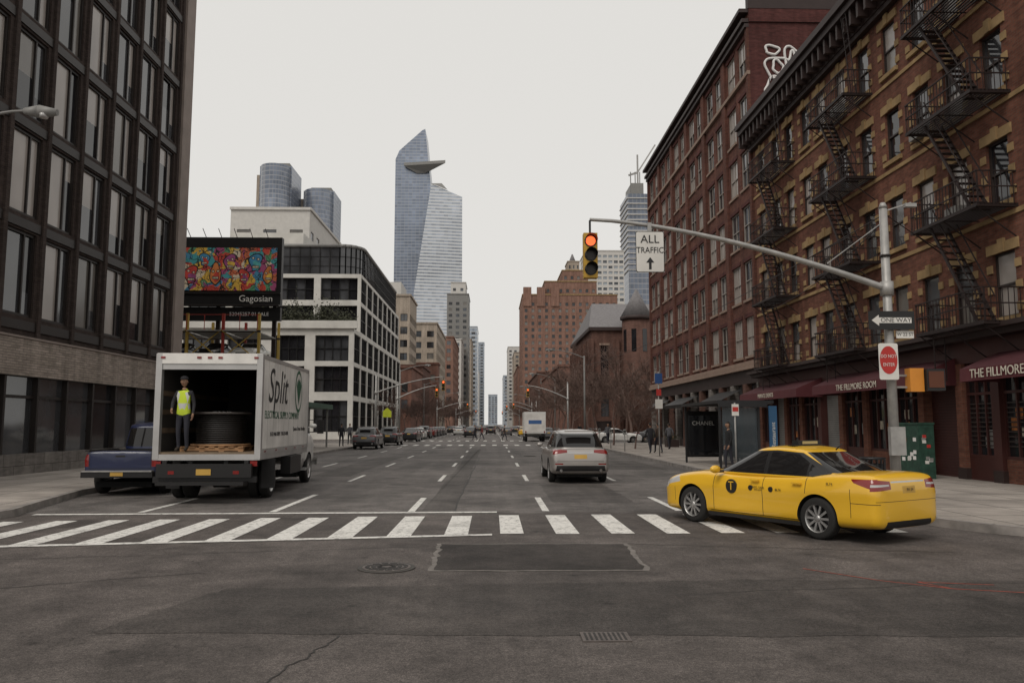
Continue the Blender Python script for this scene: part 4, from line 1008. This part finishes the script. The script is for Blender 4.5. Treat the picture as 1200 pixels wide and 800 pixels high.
sv=dup(suv,'suv',(-9.2,73,.004),R(90),BLK); dup(suv,'suv',(-9.2,109,.004),R(90),BLK); dup(suv,'suv',(-9.5,62,.004),R(90),GRY); dup(suv,'suv',(-.3,152,.004),R(90),BLK); dup(suv,'suv',(-6.1,164,.004),R(90),BLK)
car(-15.5,50,0,GRY,'parked_car')
for i in range(14): car(-5.5+(i%4)*2.9+random.uniform(-.3,.3),240+i*13,90,[BLK,GRY,YEL,WPT,BLK,GRY][i%6])
mb=MB(); mb.box((-1.15,0,.9),(1.15,5.4,3.2),WPT); mb.box((-1.05,-.01,1.05),(1.05,.0,3.0),TW); mb.box((-1.0,5.4,.5),(1.0,7.0,2.0),WPT); mb.box((-.9,6.1,2.0),(.9,6.9,2.5),CGL)
mb.box((-1.1,-.1,.55),(1.1,.1,.75),CTR); mb.box((-.7,-.02,1.9),(.7,-.012,2.3),mat('van_blue',(.05,.12,.3),.5))
for s in (1,-1): 
    for yy in (1.2,5.9): mb.cyl((s*.8,yy,.42),(s*1.08,yy,.42),.42,.42,TYRE,20)
    mb.box((s*1.0-.06,-.03,.95),(s*1.0+.06,-.011,1.15),RED)
mb.build('delivery_truck',loc=(4.6,86,.004))

# ---- car stacker
PST=empty('car_stacker',(0,0,.15))
mb=MB(); YS=mat('stacker_yellow',(.40,.27,.06),.6); RS=mat('stacker_red',(.26,.03,.02),.6)
for xi in range(5):
    for yi in (0,5.2): mb.box((-27+xi*2.55,57+yi,0),(-26.82+xi*2.55,57.18+yi,9.6),RS if xi%2 else YS)
for lv in range(1,5):
    for yi in (0,5.2): mb.box((-27,56.98+yi,lv*2.1-.15),(-16.6,57.1+yi,lv*2.1),YS if lv%2 else IRON)
    for xi in range(4): mb.box((-26.8+xi*2.55,56.6,lv*2.1-.1),(-26.8+xi*2.55+2.3,62.1,lv*2.1-.04),STEEL)
for xi in range(4):
    for zz in (4.2,6.3): mb.bar((-27+xi*2.55,57,zz),(-24.5+xi*2.55,57,zz+2.1),.05,YS); mb.bar((-24.5+xi*2.55,57,zz),(-27+xi*2.55,57,zz+2.1),.05,YS)
for xi in range(9): mb.bar((-26.8+xi*1.25,56.9,8.4),(-26.8+xi*1.25,56.9,9.5),.03,RS)
mb.bar((-27,56.9,9.5),(-16.6,56.9,9.5),.03,RS)
mb.build('frame',PST)
pp=[BLK,GRY,WPT,REDP,NAV,SIL]
for xi in range(4):
    for lv in range(1,4):
        if random.random()<.85:
            c=car(-25.65+xi*2.55,59.6,-90,random.choice(pp),'parked_car'); c.location.z=.13+lv*2.1
mb=MB(); mb.box((-60,70,.15),(-16.4,70.4,3.4),STN); mb.box((-40,63,.15),(-28,69,5),DKB); mb.build('lot_wall')
mb=MB(); mb.box((-15.6,48,3.0),(-12.3,62,3.35),mat('canopy_green',(.03,.08,.05),.6)); 
for yy in (49,55,61):
    for xx in (-15.4,-12.6): mb.box((xx,yy,.15),(xx+.12,yy+.12,3.0),GREYM)
mb.box((-15.4,52,.15),(-14.4,58,2.6),WHT); mb.build('station_kiosk')

# ================================================================== LEFT FAR STREETWALL
tower('brick_house',-30,FL,160,184,13.5,BRL2,'SE',2.4,3.3,.45,.55,4.2)
tower('brick_house',-30,FL,184.2,206,15.5,BRC,'SE',2.4,3.3,.45,.55,4.2)
tower('brick_house',-30,FL,206.2,226,12.5,BRL2,'SE',2.4,3.3,.45,.55,4.2)
mb=MB(); tower('',-52,-21.5,206,224,35.5,BRL,'SE',3.0,3.4,.6,.55,4,gridwin(.2,2,1,[G0,G1,GF]),mb=mb); mb.box((-40,207,35.5),(-24,220,39),WHT2); mb.build('loft_building')
tower('loft_building',-40,-17.2,244,290,33,BRL,'SE',3.4,3.4,.55,.55,4)
tower('brick_house',-34,FL,236,243.8,20,BRL2,'SE',2.6,3.3,.45,.55,4)
tower('brick_apartment_tower',-46,-16.2,328,380,38,BRT,'SE',3.4,3.3,.45,.5,4)
mb=MB(); tower('',-26,-13.8,450,480,76,GREYM,'SE',3.4,3.4,.5,.5,4,mb=mb); tower('',-24,-15.5,452,475,83,WHT2,'SE',3,3.4,.4,.5,77,mb=mb,z0=76.1); mb.build('concrete_tower')
tower('tan_tower',-44,-16.2,412,447,46,WHT2,'SE',3.6,3.4,.5,.5,4)
tower('tan_tower',-40,-15,560,620,62,BRL,'SE',4,3.5,.5,.5,4)
tower('glass_tower',-34,-13.5,700,760,88,CURT,'SE',6,4,.5,.5,4)
tower('tan_tower',-34,-14.5,850,900,58,WHT2,'SE',5,4,.5,.5,4)
tower('glass_tower',-30,-11,1050,1100,110,CURT,'SE',6,4,.5,.5,4)
tower('glass_tower',-8,10,1560,1600,60,CURT,'S',6,4,.5,.5,4)

# ---- supertall with triangular deck, and the lower, paler tower to its right
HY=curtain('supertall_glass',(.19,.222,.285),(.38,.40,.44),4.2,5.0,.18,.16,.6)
HYs=curtain('supertall_glass_side_shaded',(.11,.135,.185),(.24,.26,.30),4.2,4.5,.16,.12,.5)  # darker copy of the front glass, side shade put into the colour
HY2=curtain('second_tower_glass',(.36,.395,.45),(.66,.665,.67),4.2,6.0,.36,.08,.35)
HY2s=curtain('second_tower_glass_side_shaded',(.14,.165,.22),(.32,.34,.38),4.2,6.0,.28,.12,.5)  # shade of the side faces painted in as a darker glass copy
def prism(mb,pts,ya,yb,m,m2,skew=0):
    F=[(x,ya,z) for x,z in pts]; B=[(x+skew,yb,z) for x,z in pts]
    mb.face(F,m); mb.face(B,m)
    for i in range(len(pts)): j=(i+1)%len(pts); mb.face([F[i],F[j],B[j],B[i]],m2)
mb=MB()
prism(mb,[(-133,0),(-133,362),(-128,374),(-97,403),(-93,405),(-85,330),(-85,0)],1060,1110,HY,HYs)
F=[(-121,1054),(-64,1042),(-84,1070),(-112,1080)]
mb.face([(x,y,355) for x,y in F],WHT2); mb.face([(x,y,351) for x,y in F],GREYM)
for i in range(4): a,b=F[i],F[(i+1)%4]; mb.face([(a[0],a[1],351),(b[0],b[1],351),(b[0],b[1],355),(a[0],a[1],355)],GREYM)
mb.face([(-121,1054,351),(-64,1042,351),(-92,1058,342),(-104,1058,342)],GREYM); mb.face([(-64,1042,351),(-84,1070,351),(-92,1059,342)],GREYM)
mb.build('supertall_skyscraper')
mb=MB()
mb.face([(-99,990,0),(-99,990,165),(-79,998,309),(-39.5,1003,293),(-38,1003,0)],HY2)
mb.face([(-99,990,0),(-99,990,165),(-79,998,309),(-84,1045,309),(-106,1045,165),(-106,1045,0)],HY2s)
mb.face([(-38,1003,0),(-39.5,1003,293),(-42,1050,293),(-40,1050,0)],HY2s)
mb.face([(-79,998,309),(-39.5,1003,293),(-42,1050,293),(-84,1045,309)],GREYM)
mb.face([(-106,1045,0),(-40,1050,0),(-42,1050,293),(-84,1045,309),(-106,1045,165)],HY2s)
mb.face([(-79.3,997,309),(-58,999,301),(-66,1003,311)],GREYM)
mb.build('glass_office_tower')

# ================================================================== STREET FURNITURE
YSG=mat('signal_yellow',(.46,.27,.03),.5); SBK=mat('signal_black',(.014,.014,.014),.5)
LR=mat('signal_red_lit',(.6,.05,.02),.4,emit=(1,.14,.04),es=1.6); LO=mat('signal_lens_off',(.03,.02,.015),.3)
def sighead(mb,x,y,z,body=YSG):
    mb.box((x-.15,y-.11,z-.98),(x+.15,y+.11,z),body); mb.box((x-.02,y-.03,z),(x+.02,y+.03,z+.3),SBK)
    for k,m in enumerate((LR,LO,LO)):
        zz=z-.18-k*.31; mb.cyl((x,y-.11,zz),(x,y-.115,zz),.135,.135,SBK,24); mb.cyl((x,y-.115,zz),(x,y-.122,zz),.105,.105,m,24)
        for j in range(10):
            t0=R(-20+j*22);t1=R(-20+(j+1)*22); r=.13
            mb.face([(x+r*math.cos(t0),y-.11,zz+r*math.sin(t0)),(x+r*math.cos(t1),y-.11,zz+r*math.sin(t1)),(x+r*math.cos(t1),y-.34,zz+r*math.sin(t1)),(x+r*math.cos(t0),y-.34,zz+r*math.sin(t0))],SBK)
def polyarm(mb,pts,r0,r1,m):
    n=len(pts)-1
    for i in range(n): mb.cyl(pts[i],pts[i+1],r0+(r1-r0)*i/n,r0+(r1-r0)*(i+1)/n,m,8,False)
def mast(x,y,dirn,L,name='traffic_signal_pole',h=6.6,build=True):
    mb=MB(); z0=.15
    mb.cyl((x,y,z0),(x,y,z0+.35),.19,.17,STEEL,8); mb.cyl((x,y,z0+.35),(x,y,h),.11,.085,STEEL,10); mb.cyl((x,y,h),(x,y,h+.12),.1,.05,STEEL,10)
    pts=[(x+dirn*L*t,y,4.80+1.50*(1-(1-t)**1.55)) for t in np.linspace(0,1,15)]
    polyarm(mb,pts,.075,.038,STEEL); mb.cyl((x,y,4.65),(x,y,4.95),.14,.14,STEEL,10)
    mb.bar((x,y,6.3),(x+dirn*1.3,y,5.35),.012,STEEL)
    sighead(mb,x+dirn*L,y,5.98,YSG)
    return mb
mb=mast(8.62,17.0,-1,6.5)
mb.bar((8.7,17,6.55),(9.2,16.9,6.7),.02,STEEL); mb.box((9.05,16.85,6.6),(9.3,16.97,6.68),STEEL)
mb.box((8.95,16.84,2.55),(9.25,17.06,3.05),mat('ped_signal_orange',(.62,.24,.03),.5)); mb.box((9.27,16.75,2.57),(9.66,17.0,3.03),SBK); mb.bar((8.62,17,2.9),(9.3,17,2.9),.03,STEEL); mb.bar((8.62,17,2.65),(9.3,17,2.65),.03,STEEL)
mb.box((9.30,16.738,2.63),(9.63,16.748,2.98),mat('ped_lens',(.10,.03,.012),.4)); 
for z in (3.0,3.4,4.1,5.5): mb.cyl((8.62,17,z),(8.62,17,z+.05),.112,.112,DKM,12)
mb.box((8.44,16.78,1.2),(8.76,16.9,1.8),STEEL)
SP=mb.build('traffic_signal_pole')
def rrect(mb,x0,x1,z0,z1,y,m,r=.04):
    pts=[]
    for cx,cz,a in ((x1-r,z1-r,0),(x0+r,z1-r,90),(x0+r,z0+r,180),(x1-r,z0+r,270)):
        for k in range(5): t=R(a+k*22.5); pts.append((cx+r*math.cos(t),y,cz+r*math.sin(t)))
    mb.face(pts,m)
SG=empty('all_traffic_sign',(0,0,0)); mb=MB()
xa,xb,za,zb2=3.10,3.72,5.12,6.02
rrect(mb,xa,xb,za,zb2,16.9,BS); rrect(mb,xa+.012,xb-.012,za+.012,zb2-.012,16.896,WS); mb.box((xa+.27,16.905,za+.1),(xa+.35,16.95,zb2+.2),STEEL); mb.box((xa,16.903,za),(xb,16.91,zb2),STEEL)
cx=(xa+xb)/2; y=16.892
mb.face([(cx-.028,y,5.18),(cx+.028,y,5.18),(cx+.028,y,5.33),(cx-.028,y,5.33)],BS); mb.face([(cx-.09,y,5.33),(cx+.09,y,5.33),(cx,y,5.45)],BS)
mb.build('panel',SG)
text('ALL',.25,(cx,16.89,5.84),(R(90),0,0),BS,SG,ext=.001); text('TRAFFIC',.185,(cx,16.89,5.60),(R(90),0,0),BS,SG,ext=.001,sx=.86)
OW=empty('one_way_sign'); mb=MB(); mb.box((8.10,16.82,3.88),(9.10,16.84,4.28),BS)
y=16.815
mb.face([(8.16,y,4.08),(8.32,y,4.20),(8.32,y,4.14),(9.03,y,4.14),(9.03,y,4.02),(8.32,y,4.02),(8.32,y,3.96)],WS)
mb.build('panel',OW); text('ONE WAY',.13,(8.69,16.812,4.08),(R(90),0,0),BS,OW,ext=.001,sx=1.1)
mb=MB(); mb.box((8.72,16.88,3.70),(9.1,16.9,3.86),WS); ss=mb.build('street_name_sign'); text('W 22 ST',.10,(8.91,16.877,3.78),(R(90),0,0),BS,ss,ext=.001)
DN=empty('do_not_enter_sign'); mb=MB(); rrect(mb,8.27,8.69,2.80,3.58,16.80,WS); mb.box((8.27,16.803,2.82),(8.69,16.81,3.56),STEEL)
pts=[(8.48+.19*math.cos(t),16.796,3.22+.30*math.sin(t)) for t in np.linspace(0,2*math.pi,33)[:-1]]; mb.face(pts,RSN)
mb.build('panel',DN); text('DO NOT',.10,(8.48,16.792,3.30),(R(90),0,0),WS,DN,ext=.001,sx=.85); text('ENTER',.10,(8.48,16.792,3.12),(R(90),0,0),WS,DN,ext=.001,sx=.85)
for a_ in ((-10.9,75,1,6.3),(8.7,92,-1,4.6),(-10.9,158,1,6),(8.7,176,-1,5.5),(-10.9,240,1,6),(8.7,258,-1,5.5),(-10.9,92,1,4.5),(8.7,158,-1,4.5)): mast(*a_).build('traffic_signal_pole')
def lamp(x,y,d,L=3.0,h=8.4):
    mb=MB(); mb.cyl((x,y,.15),(x,y,.6),.18,.16,GREYM,8); mb.cyl((x,y,.6),(x,y,h),.10,.07,GREYM,10)
    pts=[(x+d*L*t,y,h-.2+.75*math.sin(t*math.pi/2)) for t in np.linspace(0,1,8)]; polyarm(mb,pts,.045,.03,GREYM)
    ex=x+d*L; z=h+.55
    mb.cyl((ex-d*.05,y,z-.01),(ex+d*.30,y,z-.02),.07,.15,GREYM,10); mb.cyl((ex+d*.30,y,z-.02),(ex+d*.68,y,z-.03),.15,.07,GREYM,10); mb.cyl((ex+d*.38,y,z-.16),(ex+d*.38,y,z-.08),.09,.12,CLR,12)
    return mb.build('street_lamp')
lamp(-12.6,17.4,1,2.2,8.25); lamp(8.8,76,-1); lamp(8.8,112,-1); lamp(-11.1,96,1); lamp(-11.1,130,1); lamp(8.8,150,-1); lamp(8.8,190,-1);lamp(-11.1,180,1)
# bus shelter
BSH=empty('bus_shelter',(0,0,.15)); mb=MB()
DS=mat('shelter_steel_dark',(.04,.04,.042),.4,.5)
gm,gn,gb=nt('tinted_glass'); gb.inputs['Base Color'].default_value=(.06,.075,.085,1); gb.inputs['Roughness'].default_value=.04; gb.inputs['Alpha'].default_value=.5
xa,xb,ya,yb=8.75,10.25,30.6,36
mb.box((xa-.15,ya-.2,2.5),(xb+.55,yb+.2,2.62),DS)
for xx,yy in ((xa,ya),(xb,ya),(xa,yb),(xb,yb),(xb,(ya+yb)/2)): mb.box((xx-.04,yy-.04,0),(xx+.04,yy+.04,2.5),DS)
mb.box((xa,yb-.12,.25),(xb,yb+.1,2.3),BLKM); mb.face([(xa+.08,yb-.125,.35),(xb-.08,yb-.125,.35),(xb-.08,yb-.125,2.1),(xa+.08,yb-.125,2.1)],G0)
mb.box((xb-.01,ya+.04,.3),(xb+.005,yb-.14,2.35),gm); mb.box((xa+.1,ya-.005,.3),(xb-.05,ya+.005,2.35),gm)
mb.box((xb-.5,ya+1,.42),(xb-.1,yb-1,.47),DS)
for yy in (ya+1.2,yb-1.2): mb.box((xb-.35,yy,.0),(xb-.28,yy+.06,.42),DS)
mb.box((xa-.1,ya-.21,2.36),(xb+.3,ya-.17,2.5),DS)
mb.build('frame',BSH); text('CHANEL',.26,((xa+xb)/2,yb-.13,1.75),(R(90),0,0),WS,BSH,ext=.001)
mb=MB(); mb.box((xb+.25,ya-.5,0),(xb+.55,ya-.42,2.4),mat('banner_blue',(.03,.09,.18),.5)); b2=mb.build('banner_sign',loc=(0,0,.15)); text('Restaurant',.22,(xb+.40,ya-.505,1.3),(R(90),R(-90),0),WS,b2,ext=.001)
mb=MB(); mb.cyl((9.0,43,.15),(9.0,43,4.7),.035,.03,STEEL,8); mb.box((8.80,42.93,4.05),(9.20,42.96,4.6),mat('sign_blue',(.02,.07,.22),.5)); mb.box((8.87,42.93,3.4),(9.13,42.96,3.75),RSN); mb.box((8.80,42.93,2.7),(9.20,42.96,3.2),WS); mb.build('bus_stop_sign')
mb=MB(); mb.cyl((8.4,27.5,.15),(8.4,27.5,2.6),.03,.03,STEEL,8); mb.box((8.28,27.44,2.15),(8.52,27.46,2.55),WS); mb.box((8.30,27.43,2.3),(8.50,27.435,2.45),RSN); mb.build('parking_sign')
mb=MB(); LIM=mat('sign_lime',(.45,.5,.03),.5); mb.cyl((-11,84,.15),(-11,84,3.6),.03,.03,STEEL,8); mb.face([(-11.45,83.9,2.6),(-10.55,83.9,2.6),(-10.55,83.9,3.2),(-11,83.9,3.6),(-11.45,83.9,3.2)],LIM); mb.build('school_crossing_sign')
mb=MB(); GC=mat('cabinet_green',(.02,.055,.038),.6,var=.4,sc=6); mb.box((0,0,0),(.5,1.2,1.7),GC); mb.box((-.02,-.02,1.7),(.52,1.22,1.76),GC)
for k in range(9):
    yy=random.uniform(.1,.9);zz=random.uniform(.5,1.5); mb.box((-.006-.001*k,yy,zz),(-.001,yy+.18,zz+.12),random.choice([WS,AMB,RSN,WP]))
    xx=random.uniform(.05,.35);zz=random.uniform(.4,1.5); mb.box((xx,-.006-.001*k,zz),(xx+.12,-.001,zz+.1),random.choice([WS,GREYM,RSN,WP]))
mb.build('utility_cabinet',loc=(13.4,24.9,.15))
mb=MB(); mb.cyl((0,0,0),(0,0,.6),.11,.10,BLKM,12); mb.cyl((0,0,.6),(0,0,.75),.12,.05,GREYM,12); mb.cyl((-.18,0,.42),(.18,0,.42),.05,.05,GREYM,10); mb.cyl((0,0,0),(0,0,.05),.15,.15,BLKM,12); mb.build('fire_hydrant',loc=(9.0,24,.15))
mb=MB(); 
for t in range(16):
    a=t*math.pi/8; mb.bar((.28*math.cos(a),.28*math.sin(a),.05),(.3*math.cos(a),.3*math.sin(a),.85),.015,DS)
mb.cyl((0,0,.03),(0,0,.75),.25,.26,DS,16); mb.cyl((0,0,.85),(0,0,.9),.32,.32,DS,16); mb.build('litter_bin',loc=(9.3,19.5,.15))
for yy in (51,57,63,69):
    mb=MB(); mb.cyl((0,0,0),(0,0,1.05),.03,.03,GREYM,8); mb.box((-.1,-.07,1.05),(.1,.07,1.3),GREYM); mb.cyl((0,-.07,1.3),(0,.07,1.3),.1,.1,GREYM,12); mb.build('parking_meter',loc=(8.45,yy,.15))
for yy in (47,54,60.5,67):
    mb=MB(); mb.box((-.45,-.45,0),(.45,.45,.55),CORN)
    for k in range(260):
        p=Vector((random.gauss(0,.2),random.gauss(0,.2),.6+abs(random.gauss(0,.3)))); a=Vector((random.uniform(-1,1),random.uniform(-1,1),random.uniform(-1,1))).normalized()*.06; b=a.orthogonal().normalized()*.05
        mb.face([p-a,p-b,p+a,p+b],LF)
    mb.build('planter_box',loc=(13.6,yy,.15))
def cable(a,b,sag,name='overhead_cable'):
    pts=[tuple(Vector(a).lerp(Vector(b),t)-Vector((0,0,sag*4*t*(1-t)))) for t in np.linspace(0,1,16)]
    mb=MB()
    for p,q in zip(pts[:-1],pts[1:]): mb.cyl(p,q,.012,.012,IRON,5,False)
    mb.build(name)
cable((8.62,17,6.5),(14.9,24,6.9),.15); cable((8.62,17,6.45),(8.8,76,7.5),.6); cable((8.62,17,6.3),(14.9,44,8.2),.5)

# ================================================================== TREES
BARK=mat('bare_bark',(.13,.085,.070),.9,var=.3,sc=3)
def treemesh(seed,h):
    rd=random.Random(seed); mb=MB()
    def br(p,d,L,r,lv):
        q=p
        for k in range(3):
            dd=(d+Vector((rd.gauss(0,.12),rd.gauss(0,.12),rd.gauss(0,.06)))).normalized(); e=q+dd*L/3
            mb.cyl(q,e,r*(1-.2*k),r*(1-.2*(k+1)),BARK,6 if lv<2 else 4,False); q=e; d=dd
            if lv<5 and k>0 or (lv<5 and lv>0):
                for _ in range(1 if lv<4 else 2):
                    ax=Vector((rd.gauss(0,1),rd.gauss(0,1),rd.gauss(.25,.6))).normalized()
                    br(q,(d*.75+ax*.75).normalized(),L*rd.uniform(.55,.75),max(r*.5,.020),lv+1)
        if lv<5: br(q,d,L*.7,max(r*.6,.020),lv+1)
    br(Vector((0,0,0)),Vector((0,0,1)),h*.36,h*.016,0)
    o=mb.build('bare_tree'); return o
t1=treemesh(3,8.5); t2=treemesh(11,9.5)
t1.location=(9.6,96,.15); t2.location=(10.2,103,.15)
def tcopy(o,x,y,s,r): c=o.copy(); COL.objects.link(c); c.location=(x,y,.15); c.scale=(s,s,s); c.rotation_euler=(0,0,r)
for i,(x,y,s) in enumerate(((12.8,97,1.25),(13,107,1.3),(9.8,112,1.2),(16.5,99,1.3),(18.5,106,1.4),(10,122,1.1),(10,134,1.1),(21.0,98,1.2),(10,66,.62),(10,56,.5),(-12,100,.7),(-12,112,.75),(-12,124,.85),(-12,136,.85),(-12,165,.95),(-12,178,.95),(-12,192,1.0),(10,180,1.1),(10,196,1.1),(10,215,1.1),(-12,215,1.05),(-12,232,1.1),(-12,250,1.1),(10,260,1.2),(-12,280,1.2),(10,300,1.2),(10,145,1.1),(-12,310,1.2),(10,340,1.3),(-12,345,1.3))):
    tcopy(t1 if i%2 else t2,x,y,s,i*1.3)

# ================================================================== PEOPLE
SKN=mat('skin',(.30,.17,.11),.6); HAIR=mat('hair_dark',(.015,.012,.01),.8)
VEST=mat('hi_vis_yellow',(.50,.62,.04),.7,var=.06); REF=mat('reflective_tape',(.5,.5,.48),.4); JCK=mat('jacket_dark',(.025,.024,.028),.85); TRO=mat('trousers_dark',(.026,.026,.034),.9); SHO=mat('boots',(.03,.022,.015),.8)
def human(name,loc,rot,top=JCK,vest=None,trous=TRO,walk=0,arms=None,hat=True):
    root=empty(name,loc,rot)
    v=[];e=[];r=[];lab=[]
    def add(p,rad,par=None,l='torso'):
        v.append(p); r.append(rad if isinstance(rad,tuple) else (rad,rad)); i=len(v)-1
        if par is not None: e.append((par,i)); lab.append(l)
        return i
    pel=add((0,0,.96),(.15,.11)); sp=add((0,0,1.14),(.14,.105),pel); ch=add((0,.0,1.33),(.165,.12),sp); nb=add((0,-.005,1.46),(.085,.075),ch); nk=add((0,.01,1.56),.055,nb,'neck')
    for s in (1,-1):
        w=walk*s
        hp=add((.095*s,0,.88),.095,pel,'leg'); kn=add((.10*s,.04+.16*w,.50),.062,hp,'leg'); an=add((.10*s,-.02+.26*w,.10),.045,kn,'leg'); to=add((.115*s,.13+.26*w,.045),.042,an,'shoe')
        sh=add((.175*s,0,1.42),.062,ch,'arm')
        A=arms[0 if s>0 else 1] if arms else ((.235*s,-.03-.10*w,1.15),(.25*s,.06-.14*w,.92))
        el_i=add(A[0],.047,sh,'arm'); wr=add(A[1],.030,el_i,'arm')
        d=(Vector(A[1])-Vector(A[0])).normalized(); pm=Vector(A[1])+d*.065; pi=add(tuple(pm),(.036,.02),wr,'hand')
        side=Vector((0,1,0)) if abs(d.y)<.8 else Vector((1,0,0))
        inw=Vector((-s,0,0))
        for k in range(4):
            b0=pm+side*(.03-.02*k)+d*.035; L=(.075,.085,.08,.06)[k]
            f1=add(tuple(b0),.0095,pi,'hand'); f2=add(tuple(b0+d*L*.5+inw*.008),.0085,f1,'hand'); add(tuple(b0+d*L*.9+inw*.028),.0075,f2,'hand')
        t1_=add(tuple(Vector(A[1])+d*.03+side*.035),.011,pi,'hand'); add(tuple(Vector(A[1])+d*.07+side*.055+inw*.015),.009,t1_,'hand')
    me=bpy.data.meshes.new('body'); bm=bmesh.new(); ly=bm.verts.layers.skin.verify()
    bv=[bm.verts.new(p) for p in v]
    for a,b in e: bm.edges.new((bv[a],bv[b]))
    for i,x in enumerate(bv): x[ly].radius=r[i]; x[ly].use_root=(i==0)
    bm.to_mesh(me); bm.free(); o=bpy.data.objects.new('body',me); COL.objects.link(o)
    m=o.modifiers.new('k','SKIN'); m.use_smooth_shade=True; s=o.modifiers.new('s','SUBSURF'); s.levels=1; s.render_levels=1
    bake(o); o.parent=root; me=o.data; me.materials.clear()
    MM=[top,trous,SHO,SKN,vest or top,REF]
    for q in MM: me.materials.append(q)
    V=[Vector(p) for p in v]
    for p in me.polygons:
        c=p.center; best=9;bl='torso'
        for (a,b),l in zip(e,lab):
            A,B=V[a],V[b]; t=max(0,min(1,(c-A).dot(B-A)/max((B-A).length_squared,1e-9))); dd=(c-A.lerp(B,t)).length-(r[a][0]*(1-t)+r[b][0]*t)
            if dd<best: best=dd;bl=l
        mi={'torso':4,'leg':1,'shoe':2,'hand':3,'neck':3,'arm':0}[bl]
        if bl=='torso' and c.z<.93: mi=1
        if bl=='leg' and c.z>.93: mi=4
        if vest and mi==4 and (1.08<c.z<1.13): mi=5
        if vest and bl in('torso','arm') and 1.15<c.z<1.45 and abs(abs(c.x)-.11)<.022: mi=5
        p.material_index=mi; p.use_smooth=True
    bm=bmesh.new(); bmesh.ops.create_icosphere(bm,subdivisions=4,radius=1)
    for x in bm.verts:
        z=x.co.z; k=1-.22*max(0,-z)**1.2; x.co.x*=.076*k; x.co.y*=.095*k; x.co.z*=.122
        if x.co.y>0:
            dn=math.exp(-((x.co.x/.013)**2+((x.co.z+.012)/.022)**2)); x.co.y+=.022*dn
            x.co.y-=.008*sum(math.exp(-(((x.co.x-q)/.014)**2+((x.co.z-.012)/.012)**2)) for q in (.03,-.03))
    me=bpy.data.meshes.new('head'); bm.to_mesh(me); bm.free()
    for q in (SKN,HAIR,mat('lips',(.18,.06,.05),.5)): me.materials.append(q)
    for p in me.polygons:
        c=p.center; p.use_smooth=True
        if c.z>.055 or (c.y<-.01 and c.z>-.04): p.material_index=1
        elif c.y>.05 and abs(c.x)<.025 and -.060<c.z<-.048: p.material_index=2
        elif c.y>.05 and abs(abs(c.x)-.03)<.012 and abs(c.z-.012)<.005: p.material_index=1
    h=bpy.data.objects.new('head',me); COL.objects.link(h); h.parent=root; h.location=(0,.025,1.68)
    mb=MB()
    for s in (1,-1): mb.cyl((s*.072,.02,1.675),(s*.085,.015,1.68),.022,.026,SKN,10)
    if hat: mb.cyl((0,.02,1.73),(0,.015,1.79),.092,.088,JCK,20); mb.cyl((0,.015,1.79),(0,.01,1.82),.088,.04,JCK,20); mb.box((-.06,.09,1.735),(.06,.16,1.745),JCK)
    mb.build('ears_and_cap',root)
    return root
wl_=onTruck(.10,.62,zb+.05)
human('worker',wl_,R(176),JCK,VEST,TRO,arms=(((.27,.02,1.17),(.20,.20,1.02)),((-.24,-.03,1.15),(-.25,.05,.91))))
CB=mat('coat_brown',(.06,.04,.03),.9); CK=mat('coat_black',(.015,.015,.016),.9); CR_=mat('coat_red',(.15,.03,.03),.9); CGR=mat('coat_grey',(.10,.10,.11),.9)
for x_,y_,r_,w_,t_ in ((9.3,47.0,10,1,JCK),(9.9,47.6,15,-1,CB),(8.9,30.0,100,.4,CK),(-11.6,62,5,1,JCK),(-2.0,93,90,1,JCK),(-1.2,93.4,90,-1,CR_),(-12.2,69,185,1,CGR),(-11.7,80.5,90,1,CK),(10.2,70.5,190,1,CGR),(1.4,92.6,-90,1,CB),(10.6,97,180,-1,CK),(12.2,55,5,1,CGR)):
    human('pedestrian',(x_,y_,.15 if abs(x_)>8 and not 74<y_<92 else .01),R(r_),walk=w_,top=t_,hat=False)

# ================================================================== LIGHT, WORLD, CAMERA
w=bpy.data.worlds.new('World'); scene.world=w; w.use_nodes=True; n=w.node_tree; bg=n.nodes['Background']
sky=n.nodes.new('ShaderNodeTexSky'); sky.sky_type='NISHITA'; sky.sun_disc=False; sky.sun_elevation=R(50); sky.sun_rotation=R(215); sky.dust_density=3; sky.air_density=1
hs=n.nodes.new('ShaderNodeHueSaturation'); hs.inputs['Saturation'].default_value=.12; n.links.new(sky.outputs[0],hs.inputs['Color'])
out=mix(n,.90,hs.outputs[0],(8.0,7.82,7.48)); n.links.new(out,bg.inputs['Color']); bg.inputs['Strength'].default_value=.1
sl=bpy.data.lights.new('sun','SUN'); sl.energy=1.4; sl.angle=R(30); sl.color=(1,.94,.86); so=bpy.data.objects.new('sun',sl); COL.objects.link(so)
az=R(215); el_=R(50); dv=Vector((math.sin(az)*math.cos(el_),math.cos(az)*math.cos(el_),math.sin(el_))); so.rotation_euler=dv.to_track_quat('Z','Y').to_euler()
cd=bpy.data.cameras.new('camera'); cd.lens=28; cd.sensor_width=36; cd.clip_end=12000; cam=bpy.data.objects.new('camera',cd); COL.objects.link(cam)
cam.location=(0,0,1.85); cam.rotation_euler=(R(90+5.94),0,R(-1.41)); scene.camera=cam
scene.view_settings.view_transform='Standard'; scene.view_settings.look='None'; scene.view_settings.exposure=0
print('objects',len(bpy.data.objects),'faces',sum(len(o.data.polygons) for o in bpy.data.objects if o.type=='MESH'))
